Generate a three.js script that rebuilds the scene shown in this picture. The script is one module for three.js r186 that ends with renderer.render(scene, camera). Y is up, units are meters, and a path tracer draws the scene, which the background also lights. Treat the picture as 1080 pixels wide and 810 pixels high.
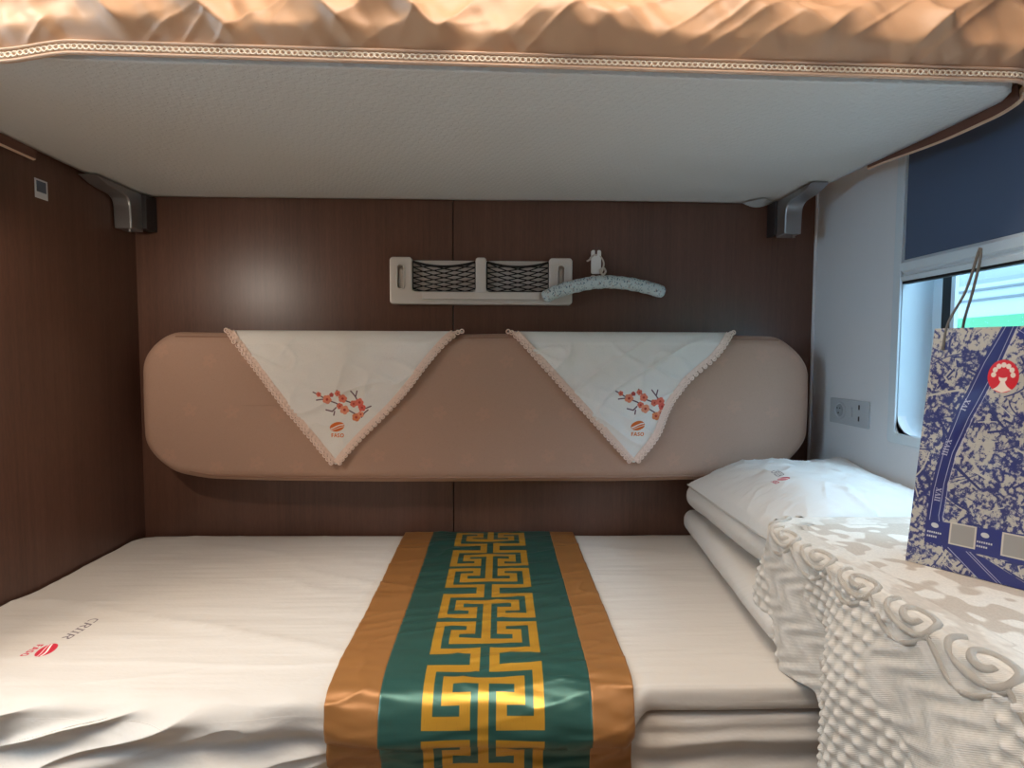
import * as THREE from 'three';
import { mergeGeometries } from 'three/addons/utils/BufferGeometryUtils.js';
import { RoundedBoxGeometry } from 'three/addons/geometries/RoundedBoxGeometry.js';
import { RectAreaLightUniformsLib } from 'three/addons/lights/RectAreaLightUniformsLib.js';

// ------------------------------------------------------------------ camera, sky, exposure
const renderer = new THREE.WebGLRenderer({ antialias: true });
renderer.toneMapping = THREE.LinearToneMapping;
renderer.toneMappingExposure = 1.28;
renderer.shadowMap.enabled = true;
RectAreaLightUniformsLib.init();
const scene = new THREE.Scene();
const camera = new THREE.PerspectiveCamera(2 * Math.atan(405 / 560) * 180 / Math.PI, 1080 / 810, 0.02, 100);
camera.rotation.order = 'YXZ';
camera.position.set(0, 1.02, 1.53);
camera.rotation.set(-0.0535, -0.0234, 0.0035);
scene.add(camera);
scene.background = new THREE.Color().setRGB(0.43, 0.73, 1.0);      // bright overcast daylight
scene.backgroundIntensity = 7.0;

// room dimensions (metres): window wall on +x, corridor on -x, berth wall at z = 0
const XL = -1.02, XR = 0.912, ZB = 0, ZF = 1.95, H = 2.34;
const LAMP_W = 7.6, CORRIDOR_W = 34;                               // radiance of the two ceiling lamps
const WARM = new THREE.Color().setRGB(1.0, 0.87, 0.74);

// ------------------------------------------------------------------ helpers
let seed = 7;
const rnd = () => { seed = (seed * 1664525 + 1013904223) % 4294967296; return seed / 4294967296; };
const clamp = (v, a = 0, b = 1) => Math.min(b, Math.max(a, v));
const mix = (a, b, t) => a + (b - a) * t;
const sm = (a, b, v) => { const t = clamp((v - a) / (b - a)); return t * t * (3 - 2 * t); };
function hash(i, j) { let h = (i * 374761393 + j * 668265263) | 0; h = Math.imul(h ^ (h >>> 13), 1274126177); return ((h ^ (h >>> 16)) >>> 0) / 4294967296; }
function vn(x, y) {
  const i = Math.floor(x), j = Math.floor(y), a = x - i, b = y - j, u = a * a * (3 - 2 * a), v = b * b * (3 - 2 * b);
  return mix(mix(hash(i, j), hash(i + 1, j), u), mix(hash(i, j + 1), hash(i + 1, j + 1), u), v) * 2 - 1;
}
function fbm(x, y, o = 4) { let s = 0, a = 0.5; for (let k = 0; k < o; k++) { s += a * vn(x, y); x = x * 2.03 + 17.1; y = y * 2.03 + 9.7; a *= 0.5; } return s; }
const ridge = (x, y, o = 3) => { let s = 0, a = 0.6; for (let k = 0; k < o; k++) { s += a * (1 - Math.abs(vn(x, y)) * 2); x = x * 1.9 + 5.3; y = y * 1.9 + 3.1; a *= 0.45; } return s; };

const counts = {};
const numbered = (n) => { const k = counts[n] = (counts[n] ?? -1) + 1; return k ? n + '_' + String(k).padStart(3, '0') : n; };
function shade(m) { m.castShadow = true; m.receiveShadow = true; return m; }
function part(parent, name, geo, mat, label) { const m = shade(new THREE.Mesh(geo, mat)); m.name = name; if (label) m.userData.label = label; parent.add(m); return m; }
function thing(name, label, category, group) { const g = new THREE.Group(); g.name = numbered(name); g.userData = { label, category }; if (group) g.userData.group = group; scene.add(g); return g; }
function struct(name, label, geo, mat) {
  const o = geo ? shade(new THREE.Mesh(geo, mat)) : new THREE.Group();
  o.name = name; o.userData = { kind: 'structure', label, category: name.split('_')[0] }; scene.add(o); return o;
}
function settle(group, x, y, z) {                                  // puts a group's origin at the thing's base, its parts stay where they are
  group.position.set(x, y, z); for (const c of group.children) c.position.sub(group.position); return group;
}
function metreUV(g, k = 1) {                                       // uv in metres by the face's main direction
  g = g.index ? g.toNonIndexed() : g; const p = g.attributes.position, n = g.attributes.normal, uv = new Float32Array(p.count * 2);
  for (let i = 0; i < p.count; i += 3) {
    const ax = Math.abs(n.getX(i) + n.getX(i + 1) + n.getX(i + 2)), ay = Math.abs(n.getY(i) + n.getY(i + 1) + n.getY(i + 2)), az = Math.abs(n.getZ(i) + n.getZ(i + 1) + n.getZ(i + 2));
    for (let q = i; q < i + 3; q++) {
      const X = p.getX(q), Y = p.getY(q), Z = p.getZ(q);
      const [a, b] = ax >= ay && ax >= az ? [Z, Y] : ay >= az ? [X, Z] : [X, Y];
      uv[q * 2] = a * k; uv[q * 2 + 1] = b * k;
    }
  }
  g.setAttribute('uv', new THREE.BufferAttribute(uv, 2)); return g;
}
const box = (x0, x1, y0, y1, z0, z1, r = 0) => {
  const g = r ? new RoundedBoxGeometry(x1 - x0, y1 - y0, z1 - z0, 3, r) : new THREE.BoxGeometry(x1 - x0, y1 - y0, z1 - z0);
  return metreUV(g.translate((x0 + x1) / 2, (y0 + y1) / 2, (z0 + z1) / 2));
};
function merge(list) { return mergeGeometries(list.map((g) => { g = g.index ? g.toNonIndexed() : g; for (const k of Object.keys(g.attributes)) if (!['position', 'normal', 'uv'].includes(k)) g.deleteAttribute(k); return g; })); }
function grid(nu, nv, fn, uvfn) {                                  // fn(u, v) in 0..1 -> [x, y, z]
  const pos = [], uv = [], idx = [];
  for (let j = 0; j <= nv; j++) for (let i = 0; i <= nu; i++) { const u = i / nu, v = j / nv; pos.push(...fn(u, v)); uv.push(...(uvfn ? uvfn(u, v) : [u, v])); }
  for (let j = 0; j < nv; j++) for (let i = 0; i < nu; i++) { const a = j * (nu + 1) + i, b = a + 1, c = a + nu + 1, d = c + 1; idx.push(a, c, b, b, c, d); }
  const g = new THREE.BufferGeometry(); g.setAttribute('position', new THREE.Float32BufferAttribute(pos, 3)); g.setAttribute('uv', new THREE.Float32BufferAttribute(uv, 2)); g.setIndex(idx); g.computeVertexNormals(); return g;
}
function shell(nu, nv, fn, uvfn, t) {                              // a cloth of thickness t under the sheet fn
  const top = grid(nu, nv, fn, uvfn), P = top.attributes.position, N = top.attributes.normal, U = top.attributes.uv, n = P.count;
  const pos = [...P.array], uv = [...U.array], idx = [...top.index.array];
  for (let i = 0; i < n; i++) { pos.push(P.getX(i) - N.getX(i) * t, P.getY(i) - N.getY(i) * t, P.getZ(i) - N.getZ(i) * t); uv.push(U.getX(i), U.getY(i)); }
  const m = idx.length; for (let i = 0; i < m; i += 3) idx.push(idx[i] + n, idx[i + 2] + n, idx[i + 1] + n);
  const edge = []; for (let i = 0; i < nu; i++) edge.push([i + 1, i]); for (let j = 0; j < nv; j++) edge.push([(j) * (nu + 1), (j + 1) * (nu + 1)]);
  for (let i = 0; i < nu; i++) edge.push([nv * (nu + 1) + i, nv * (nu + 1) + i + 1]); for (let j = 0; j < nv; j++) edge.push([(j + 1) * (nu + 1) + nu, j * (nu + 1) + nu]);
  for (const [a, b] of edge) idx.push(a, a + n, b, b, a + n, b + n);
  const g = new THREE.BufferGeometry(); g.setAttribute('position', new THREE.Float32BufferAttribute(pos, 3)); g.setAttribute('uv', new THREE.Float32BufferAttribute(uv, 2)); g.setIndex(idx); g.computeVertexNormals(); return g;
}
function tube(pts, r, seg = 40, rad = 8, closed = false) { return new THREE.TubeGeometry(new THREE.CatmullRomCurve3(pts.map((p) => new THREE.Vector3(...p)), closed, 'centripetal'), seg, r, rad, closed); }
// a soft slab in the xy plane: half sizes hx, hy, corner radius r, half thickness ht, edge rounding R, crown of the faces
function slab({ hx, hy, r, ht, R, crown = 0, nc = 10, ns = 60, nr = 14, deform }) {
  const out = [];
  const corner = [[1, 1, 0], [-1, 1, Math.PI / 2], [-1, -1, Math.PI], [1, -1, Math.PI * 1.5]];
  const ring = (d) => {
    const rr = Math.max(r - d, 0.0005), X = Math.max(hx - d - rr, 0.0001), Y = Math.max(hy - d - rr, 0.0001), pts = [];
    corner.forEach(([sx, sy, a0], c) => {
      for (let i = 0; i <= nc; i++) { const a = a0 + i / nc * Math.PI / 2; pts.push([sx * X + rr * Math.cos(a), sy * Y + rr * Math.sin(a)]); }
      const nx = corner[(c + 1) % 4], a1 = nx[2] || Math.PI * 2, e = [sx * X + rr * Math.cos(a1), sy * Y + rr * Math.sin(a1)], f = [nx[0] * X + rr * Math.cos(a1), nx[1] * Y + rr * Math.sin(a1)];
      const m = c % 2 ? Math.max(4, Math.round(ns * hy / hx)) : ns;
      for (let i = 1; i < m; i++) pts.push([mix(e[0], f[0], i / m), mix(e[1], f[1], i / m)]);
    });
    return pts;
  };
  const dmax = Math.min(hx, hy) - 0.0006, rows = [];
  const zAt = (d) => (d < R ? ht - R + Math.sqrt(Math.max(0, R * R - (R - d) ** 2)) : ht) + crown * (1 - (1 - d / dmax) ** 2);
  for (let k = 0; k <= nr; k++) { const d = k <= nr / 2 ? R * (1 - Math.cos(k / (nr / 2) * Math.PI / 2)) : mix(R, dmax, (k - nr / 2) / (nr / 2)); rows.push([d, zAt(d)]); }
  const all = [...rows.slice().reverse().map(([d, z]) => [d, z]), ...rows.map(([d, z]) => [d, -z])], n = ring(0).length, pos = [], uv = [], idx = [];
  for (const [d, z] of all) for (const [x, y] of ring(d)) { const q = deform ? deform(x, y, z) : [x, y, z]; pos.push(...q); uv.push(x, y + z); }
  for (let k = 0; k < all.length - 1; k++) for (let i = 0; i < n; i++) { const a = k * n + i, b = k * n + (i + 1) % n, c = a + n, d = b + n; idx.push(a, c, b, b, c, d); }
  for (const base of [0, (all.length - 1) * n]) { /* the last ring is a hair-thin slit: close it as a strip */
    for (let i = 0; i < n / 2 - 1; i++) { const a = base + i, b = base + i + 1, c = base + n - 1 - i, d = base + n - 2 - i; base ? idx.push(a, c, b, b, c, d) : idx.push(a, b, c, b, d, c); }
  }
  const g = new THREE.BufferGeometry(); g.setAttribute('position', new THREE.Float32BufferAttribute(pos, 3)); g.setAttribute('uv', new THREE.Float32BufferAttribute(uv, 2)); g.setIndex(idx); g.computeVertexNormals();
  const nn = g.attributes.normal, last = (all.length - 1) * n; for (let i = 0; i < n; i++) { const up = nn.getZ(n * 2 + i) >= 0 ? 1 : -1; nn.setXYZ(i, 0, 0, up); nn.setXYZ(last + i, 0, 0, -up); }
  return g;
}
const rrect = (S, x0, y0, x1, y1, r) => { S.moveTo(x0 + r, y0); S.lineTo(x1 - r, y0); S.absarc(x1 - r, y0 + r, r, -Math.PI / 2, 0); S.lineTo(x1, y1 - r); S.absarc(x1 - r, y1 - r, r, 0, Math.PI / 2); S.lineTo(x0 + r, y1); S.absarc(x0 + r, y1 - r, r, Math.PI / 2, Math.PI); S.lineTo(x0, y0 + r); S.absarc(x0 + r, y0 + r, r, Math.PI, Math.PI * 1.5); return S; };
const round = (x0, y0, x1, y1, r, P = THREE.Shape) => rrect(new P(), x0, y0, x1, y1, r);
const ext = (s, depth, bevel = 0, seg = 8) => new THREE.ExtrudeGeometry(s, { depth: depth - 2 * bevel, bevelEnabled: bevel > 0, bevelSize: bevel, bevelThickness: bevel, bevelOffset: -bevel, bevelSegments: 3, curveSegments: seg }).translate(0, 0, bevel);
// a shape drawn in (z, y), extruded towards -x, its far face at x0
const M_ZY = new THREE.Matrix4().set(0, 0, -1, 0, 0, 1, 0, 0, 1, 0, 0, 0, 0, 0, 0, 1);
const extZY = (s, x0, depth, bevel = 0) => metreUV(ext(s, depth, bevel).applyMatrix4(M_ZY).translate(x0, 0, 0));

// ---- textures
function dataTex(w, h, fn, { srgb = true, rep = [1, 1] } = {}) {
  const d = new Uint8Array(w * h * 4);
  for (let j = 0; j < h; j++) for (let i = 0; i < w; i++) { const c = fn(i / w, j / h), o = (j * w + i) * 4; if (typeof c === 'number') d[o] = d[o + 1] = d[o + 2] = clamp(c) * 255; else { d[o] = clamp(c[0] / 255) * 255; d[o + 1] = clamp(c[1] / 255) * 255; d[o + 2] = clamp(c[2] / 255) * 255; } d[o + 3] = 255; }
  const t = new THREE.DataTexture(d, w, h); t.wrapS = t.wrapT = THREE.RepeatWrapping; t.magFilter = THREE.LinearFilter; t.minFilter = THREE.LinearMipmapLinearFilter; t.generateMipmaps = true;
  if (srgb) t.colorSpace = THREE.SRGBColorSpace; t.repeat.set(...rep); t.needsUpdate = true; return t;
}
function canvasTex(w, h, draw, srgb = true) {
  const c = document.createElement('canvas'); c.width = w; c.height = h; draw(c.getContext('2d'), w, h);
  const t = new THREE.CanvasTexture(c); if (srgb) t.colorSpace = THREE.SRGBColorSpace; t.wrapS = t.wrapT = THREE.RepeatWrapping; return t;
}
const tileN = (u, v, fx, fy, s = 0) => {                            // value noise that repeats over the unit square
  const x = u * fx, y = v * fy, i = Math.floor(x), j = Math.floor(y), a = x - i, b = y - j, p = a * a * (3 - 2 * a), q = b * b * (3 - 2 * b), h = (m, n) => hash(((m % fx) + fx) % fx + s * 131, ((n % fy) + fy) % fy + s * 57);
  return mix(mix(h(i, j), h(i + 1, j), p), mix(h(i, j + 1), h(i + 1, j + 1), p), q);
};
const woodMap = dataTex(1024, 512, (u, v) => {
  const streak = tileN(u, v, 170, 3, 1) * 0.5 + tileN(u, v, 420, 5, 2) * 0.3 + tileN(u, v, 60, 2, 3) * 0.4, fine = tileN(u, v, 512, 60, 4);
  const k = 0.86 + 0.13 * (streak - 0.6) + 0.07 * (fine - 0.5) + 0.06 * (tileN(u, v, 7, 4, 5) - 0.5);
  return [116 * k, 81 * k, 66 * k];
}, { rep: [1, 1] });
const weaveBump = dataTex(256, 256, (u, v) => 0.5 + 0.25 * Math.sin(u * Math.PI * 2 * 64) * Math.sin(v * Math.PI * 2 * 64) + 0.3 * (tileN(u, v, 128, 128, 6) - 0.5), { srgb: false, rep: [12, 12] });
const creaseBump = dataTex(512, 512, (u, v) => 0.5 + 0.4 * (tileN(u, v, 6, 40, 7) - 0.5) + 0.3 * (tileN(u, v, 12, 80, 8) - 0.5) + 0.12 * (tileN(u, v, 200, 200, 9) - 0.5), { srgb: false, rep: [2, 2] });
const speckBump = dataTex(256, 256, (u, v) => tileN(u, v, 90, 90, 11), { srgb: false, rep: [6, 6] });

const std = (o) => new THREE.MeshPhysicalMaterial({ side: THREE.DoubleSide, ...o });
const M = {
  wood: std({ map: woodMap, roughness: 0.36, specularIntensity: 0.9 }),
  woodPlain: std({ color: 0x3a241b, roughness: 0.5 }),
  grey: std({ color: 0xdfe1e3, roughness: 0.55, bumpMap: speckBump, bumpScale: 0.00015 }),
  trim: std({ color: 0xd2dde2, roughness: 0.4 }),
  ceiling: std({ color: 0xdcd8cf, roughness: 0.7 }),
  floor: std({ color: 0xa3927f, roughness: 0.8, bumpMap: speckBump, bumpScale: 0.001 }),
  gasket: std({ color: 0x17191b, roughness: 0.6 }),
  glass: std({ color: 0xffffff, roughness: 0.02, transmission: 1, thickness: 0, ior: 1.45, specularIntensity: 0.6 }),
  blind: std({ color: 0x52617a, roughness: 0.85, bumpMap: weaveBump, bumpScale: 0.0002 }),
  alu: std({ color: 0xbfc3c4, roughness: 0.35, metalness: 0.55 }),
  silver: std({ color: 0xd6d0c8, roughness: 0.4, metalness: 0.2, bumpMap: speckBump, bumpScale: 0.0001 }),
  steel: std({ color: 0xa9a7a6, roughness: 0.34, metalness: 0.8 }),
  darkSteel: std({ color: 0x4a4646, roughness: 0.45, metalness: 0.5 }),
  black: std({ color: 0x0e0d0e, roughness: 0.7 }),
  white: std({ color: 0xe9e6e1, roughness: 0.45 }),
};

// ------------------------------------------------------------------ the compartment
{
  struct('floor', 'brown speckled compartment floor', box(-1.95, 1.02, -0.04, 0, -0.6, 2.6), M.floor);
  struct('ceiling', 'cream compartment ceiling', box(-1.95, 1.02, H, H + 0.04, -0.6, 2.6), M.ceiling);
  // berth wall: two veneered boards meeting in a recessed joint
  const wb = struct('wall_back', 'dark brown wood veneer wall behind the berths');
  part(wb, 'panel', box(XL - 0.03, -0.1345, 0, H, -0.03, 0, 0.0016), M.wood); part(wb, 'panel', box(-0.1315, XR + 0.06, 0, H, -0.03, 0, 0.0016), M.wood);
  part(wb, 'joint', box(-0.16, -0.10, 0, H, -0.04, -0.012), M.black);
  struct('wall_front', 'dark brown wood veneer wall behind the opposite berth', box(XL - 0.03, XR + 0.06, 0, H, ZF, ZF + 0.03), M.wood);
  // corridor side wall with the open doorway between the berths
  const wl = new THREE.Shape(); wl.moveTo(-0.6, 0); wl.lineTo(0.78, 0); wl.lineTo(0.78, 1.95); wl.lineTo(1.27, 1.95); wl.lineTo(1.27, 0); wl.lineTo(2.6, 0); wl.lineTo(2.6, H); wl.lineTo(-0.6, H); wl.closePath();
  struct('wall_left', 'dark brown wood veneer wall at the corridor end of the berth', extZY(wl, XL, 0.03), M.wood);
  // corridor
  const co = round(-0.6, 0, 2.6, H, 0.001); co.holes.push(round(0.55, 0.95, 1.75, 1.75, 0.05, THREE.Path));
  struct('wall_corridor', 'pale outer wall of the corridor with a window opening', extZY(co, -1.92, 0.03), M.trim);
  struct('wall_corridor_end', 'pale end wall of the corridor', merge([box(-1.95, XL - 0.03, 0, H, -0.63, -0.6), box(-1.95, XL - 0.03, 0, H, 2.6, 2.63)]), M.trim);
  // window wall
  const wr = round(-0.03, 0, 1.98, H, 0.001); wr.holes.push(round(0.338, 0.845, 1.6, 1.98, 0.05, THREE.Path));
  struct('wall_right', 'smooth pale grey window wall panel', extZY(wr, XR + 0.02, 0.02), M.grey);
  const wo = round(-0.6, 0, 2.6, H, 0.001); wo.holes.push(round(0.33, 0.835, 1.62, 2.0, 0.06, THREE.Path));
  struct('wall_right_outer', 'outer skin of the carriage side', extZY(wo, XR + 0.105, 0.02), M.grey);
  struct('trim_1', 'thin grey corner strip between the wood wall and the window wall', box(XR - 0.007, XR, 0, H, 0.0, 0.007, 0.002), M.grey);
  const w = struct('window_1', 'carriage window with a pale frame');
  const ring = (a, b, r0, r1, x0, d, bev) => { const s = round(a[0], a[1], a[2], a[3], r0); s.holes.push(round(b[0], b[1], b[2], b[3], r1, THREE.Path)); return extZY(s, x0, d, bev); };
  part(w, 'frame', ring([0.314, 0.822, 1.625, 2.005], [0.337, 0.845, 1.598, 1.978], 0.010, 0.008, XR + 0.002, 0.007, 0.002), M.trim);
  part(w, 'reveal', ring([0.330, 0.837, 1.61, 1.99], [0.339, 0.846, 1.603, 1.983], 0.045, 0.04, XR + 0.085, 0.085), M.trim);
  part(w, 'sash', ring([0.30, 0.80, 1.65, 2.03], [0.366, 0.872, 1.584, 1.96], 0.05, 0.055, XR + 0.085, 0.014, 0.004), M.trim);
  part(w, 'gasket', ring([0.362, 0.868, 1.588, 1.964], [0.392, 0.898, 1.558, 1.934], 0.06, 0.05, XR + 0.083, 0.012, 0.003), M.gasket);
  part(w, 'pane', extZY(round(0.38, 0.886, 1.57, 1.946, 0.05), XR + 0.079, 0.004), M.glass);
  part(w, 'slide_rail', box(XR + 0.064, XR + 0.072, 0.9, 1.93, 0.395, 0.405), M.trim);
}

// ------------------------------------------------------------------ roller blind
{
  const t = thing('roller_blind', 'dark slate roller blind with pale bottom bar, pulled half down over the window', 'blind');
  part(t, 'fabric', box(XR + 0.001, XR + 0.004, 1.235, 1.975, 0.340, 1.594), M.blind, 'dark slate blind cloth');
  const prof = new THREE.Shape(); prof.moveTo(0, 0); prof.lineTo(0.008, -0.002); prof.lineTo(0.016, 0); prof.lineTo(0.018, 0.010); prof.lineTo(0.012, 0.014); prof.lineTo(0.012, 0.019); prof.lineTo(0.018, 0.023); prof.lineTo(0.020, 0.040); prof.lineTo(0.012, 0.048); prof.lineTo(0, 0.048); prof.closePath();
  // the profile is drawn in (depth towards the room, height) and runs along z
  const g = metreUV(new THREE.ExtrudeGeometry(prof, { depth: 1.254, bevelEnabled: false }).applyMatrix4(new THREE.Matrix4().set(-1, 0, 0, XR + 0.012, 0, 1, 0, 1.19, 0, 0, -1, 1.594, 0, 0, 0, 1)));
  part(t, 'bottom_bar', g, M.trim, 'pale ridged bottom bar');
  part(t.children[1], 'seal_strip', box(XR - 0.004, XR + 0.01, 1.184, 1.1895, 0.342, 1.592), M.gasket);
  settle(t, XR, 1.19, 0.97);
}

// ------------------------------------------------------------------ lamps
function panelLamp(name, label, x, y, z, wx, wz, power) {
  const t = thing(name, label, 'lamp');
  const s = round(-wx / 2 - 0.02, -wz / 2 - 0.02, wx / 2 + 0.02, wz / 2 + 0.02, 0.02); s.holes.push(round(-wx / 2, -wz / 2, wx / 2, wz / 2, 0.01, THREE.Path));
  part(t, 'housing', ext(s, 0.03, 0.004).rotateX(Math.PI / 2).translate(x, y, z), M.white);
  part(t, 'diffuser', ext(round(-wx / 2, -wz / 2, wx / 2, wz / 2, 0.01), 0.006).rotateX(Math.PI / 2).translate(x, y - 0.008, z), new THREE.MeshStandardMaterial({ color: 0xffffff, emissive: WARM, emissiveIntensity: 2 }));
  const l = new THREE.RectAreaLight(WARM, power, wx, wz); l.position.set(x, y - 0.032, z); l.lookAt(x, y - 1, z); l.name = 'panel_light'; t.add(l);
  settle(t, x, y, z); return t;
}
panelLamp('ceiling_lamp', 'warm white panel lamp on the compartment ceiling above the aisle', -0.05, H, 1.12, 0.9, 0.64, LAMP_W);
panelLamp('corridor_lamp', 'warm white panel lamp on the corridor ceiling outside the door', -1.5, H, 1.1, 0.3, 1.2, CORRIDOR_W);

{
  const t = thing('reading_lamp', 'small hooded reading lamp on the corridor wall at the berth edge', 'lamp'), X = XL + 0.06, Y = 1.30, Z = 0.70;
  part(t, 'base', new THREE.CylinderGeometry(0.028, 0.03, 0.012, 24).rotateZ(Math.PI / 2).translate(XL + 0.006, Y, Z), M.silver);
  part(t, 'arm', tube([[XL + 0.01, Y, Z], [XL + 0.025, Y + 0.004, Z + 0.03], [X, Y + 0.01, Z + 0.04]], 0.006, 12, 8), M.silver);
  const aim = new THREE.Vector3(-0.70, 0.72, 0.05), from = new THREE.Vector3(X, Y, Z), dir = aim.clone().sub(from).normalize(), turn = new THREE.Quaternion().setFromUnitVectors(new THREE.Vector3(0, -1, 0), dir);
  const hood = new THREE.LatheGeometry([[0.0, 0.05], [0.018, 0.048], [0.03, 0.03], [0.038, -0.012], [0.036, -0.012], [0.028, 0.028], [0.016, 0.045], [0, 0.047]].map((p) => new THREE.Vector2(...p)), 28).applyQuaternion(turn).translate(X, Y, Z);
  part(t, 'hood', hood, M.silver);
  part(t.children[2], 'bulb', new THREE.SphereGeometry(0.02, 20, 14).translate(X, Y, Z), new THREE.MeshStandardMaterial({ color: 0xffffff, emissive: WARM, emissiveIntensity: 5 }));
  const l = new THREE.SpotLight(WARM, 0.4, 0, 1.15, 0.6, 2); l.position.set(X + dir.x * 0.024, Y + dir.y * 0.024, Z + dir.z * 0.024); l.shadow.radius = 1; l.castShadow = true; l.name = 'bulb_light'; t.add(l);
  l.target.position.copy(aim); l.target.name = 'aim'; t.add(l.target);
  settle(t, XL, Y, Z);
}

// ------------------------------------------------------------------ train on the next track, seen through the window
{
  const t = thing('passenger_train', 'white railway carriage with a green stripe standing outside the window', 'train');
  const mw = std({ color: 0x757d80, roughness: 0.4 }), mg = std({ color: 0x0c6a3c, roughness: 0.4 }), ml = std({ color: 0x3a4246, roughness: 0.5 }), mr = std({ color: 0x666e72, roughness: 0.6 });
  part(t, 'body', box(2.9, 3.4, 0.3, 1.46, -9, 9), mw);
  part(t, 'stripe', box(2.892, 2.91, 0.55, 1.262, -9, 9), mg, 'green side stripe');
  for (const y of [1.36, 1.42]) part(t, 'ridge', box(2.885, 2.91, y, y + 0.012, -9, 9), ml);
  part(t, 'roof', new THREE.CylinderGeometry(0.6, 0.6, 18, 20, 1, false, 0, Math.PI).rotateX(Math.PI / 2).rotateY(0).scale(1, 0.6, 1).rotateZ(Math.PI / 2).translate(3.5, 1.45, 0), mr);
  settle(t, 3.15, 0.3, 0);
  struct('ground', 'grey ballast beside the track', box(1.06, 30, -1.0, -0.9, -30, 30), std({ color: 0x8d8d8a, roughness: 0.95 }));
}

// ------------------------------------------------------------------ lower berth: base, mattress cover and sheet
const PROFILE = {                                                   // (z, y) of the sheet from the wall over the front edge
  left: [[0.012, 0.503], [0.30, 0.503], [0.62, 0.503], [0.71, 0.503], [0.750, 0.498], [0.767, 0.483], [0.767, 0.462], [0.755, 0.442], [0.757, 0.415], [0.747, 0.34], [0.735, 0.25]],
  mid: [[0.012, 0.503], [0.30, 0.503], [0.60, 0.502], [0.69, 0.499], [0.728, 0.489], [0.751, 0.465], [0.758, 0.438], [0.745, 0.424], [0.733, 0.39], [0.730, 0.33], [0.728, 0.25]],
  right: [[0.012, 0.503], [0.30, 0.503], [0.60, 0.503], [0.70, 0.501], [0.723, 0.496], [0.728, 0.478], [0.726, 0.462], [0.712, 0.455], [0.729, 0.440], [0.732, 0.34], [0.730, 0.25]],
};
const cr = (P, s) => {                                              // Catmull-Rom through the profile, s in 0..10
  const i = Math.min(P.length - 2, Math.floor(s)), t = s - i, a = P[Math.max(0, i - 1)], b = P[i], c = P[i + 1], d = P[Math.min(P.length - 1, i + 2)];
  return [0, 1].map((k) => 0.5 * (2 * b[k] + (c[k] - a[k]) * t + (2 * a[k] - 5 * b[k] + 4 * c[k] - d[k]) * t * t + (3 * b[k] - a[k] - 3 * c[k] + d[k]) * t * t * t));
};
function bed(x, s, plain = false) {
  const wl = 1 - sm(-0.32, -0.18, x), wr = sm(0.19, 0.24, x), a = cr(PROFILE.left, s), b = cr(PROFILE.mid, s), c = cr(PROFILE.right, s);
  let z = a[0] * wl + c[0] * wr + b[0] * (1 - wl - wr), y = a[1] * wl + c[1] * wr + b[1] * (1 - wl - wr);
  if (plain) return [x, y, z];
  const top = 1 - sm(3.2, 5, s), fr = sm(3.6, 5.5, s);
  const quiet = 1 - 0.75 * sm(-0.3, -0.22, x) * (1 - sm(0.18, 0.24, x));
  // long flat wrinkles on top, mostly running along the berth
  const cr1 = Math.pow(1 - Math.abs(vn(x * 1.7 + z * 0.8 + 2, z * 8 - x * 2.4)), 9), cr2 = Math.pow(1 - Math.abs(vn(x * 2.6 - z, z * 15 - x * 1.2 + 7)), 7), cr3 = Math.pow(1 - Math.abs(vn(x * 5 + 4, z * 22 + x * 3)), 5);
  y += top * quiet * (0.0035 * fbm(x * 2.2 + 3, z * 9 - x * 1.5, 3) + mix(0.0065, 0.0015, wr) * cr1 * sm(-0.3, 0.4, vn(x * 2.5, z * 4 + 1)) + mix(0.0036, 0.0012, wr) * cr2 * sm(-0.2, 0.4, vn(x * 3 + 9, z * 5)) + 0.0012 * cr3);
  // gathered folds hanging over the front
  const dx = x * 1.5 + y * 2, dy = y * 16 - x * 3.4;
  z += fr * quiet * (1 - wr) * (0.030 * Math.pow(1 - Math.abs(vn(dx * 1.5 + 2, dy * 0.8)), 4) - 0.010 + 0.016 * Math.pow(1 - Math.abs(vn(dx * 3 + 5, dy * 1.6 + 3)), 4) + 0.006 * fbm(x * 9, y * 22, 3));
  y += sm(2.9, 4.2, s) * (1 - sm(4.2, 6, s)) * (1 - wr) * quiet * 0.022 * fbm(x * 4 + 8, 3.3, 3);
  z += fr * wr * (0.006 * Math.sin(y * 130 + fbm(x * 4, y * 9) * 3 - x * 4) * sm(0.44, 0.41, y) + 0.003 * fbm(x * 6, y * 30, 2));
  return [x, y, z];
}
function emblem(g, x, y, k, col, text) {                            // a slanted oval with a swoosh, small characters below it
  g.save(); g.translate(x, y); g.fillStyle = col; g.beginPath(); g.ellipse(0, 0, 11 * k, 7 * k, -0.25, 0, 7); g.fill();
  g.strokeStyle = '#f6f0ea'; g.lineWidth = 1.7 * k; g.beginPath(); g.moveTo(-10 * k, 3.2 * k); g.bezierCurveTo(-3 * k, 1.5 * k, 1 * k, -3.5 * k, 10 * k, -3.2 * k); g.stroke();
  g.lineWidth = 0.9 * k; g.beginPath(); g.moveTo(-9 * k, 5 * k); g.bezierCurveTo(-1 * k, 4 * k, 4 * k, 0, 10.5 * k, -0.5 * k); g.stroke();
  g.fillStyle = col; g.font = 'bold ' + 8.2 * k + 'px sans-serif'; g.textAlign = 'center'; g.textBaseline = 'top'; g.fillText(text, 0, 8.6 * k); g.restore();
}
const SHEET_W = 2.0, SHEET_H = 1.0;
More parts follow.
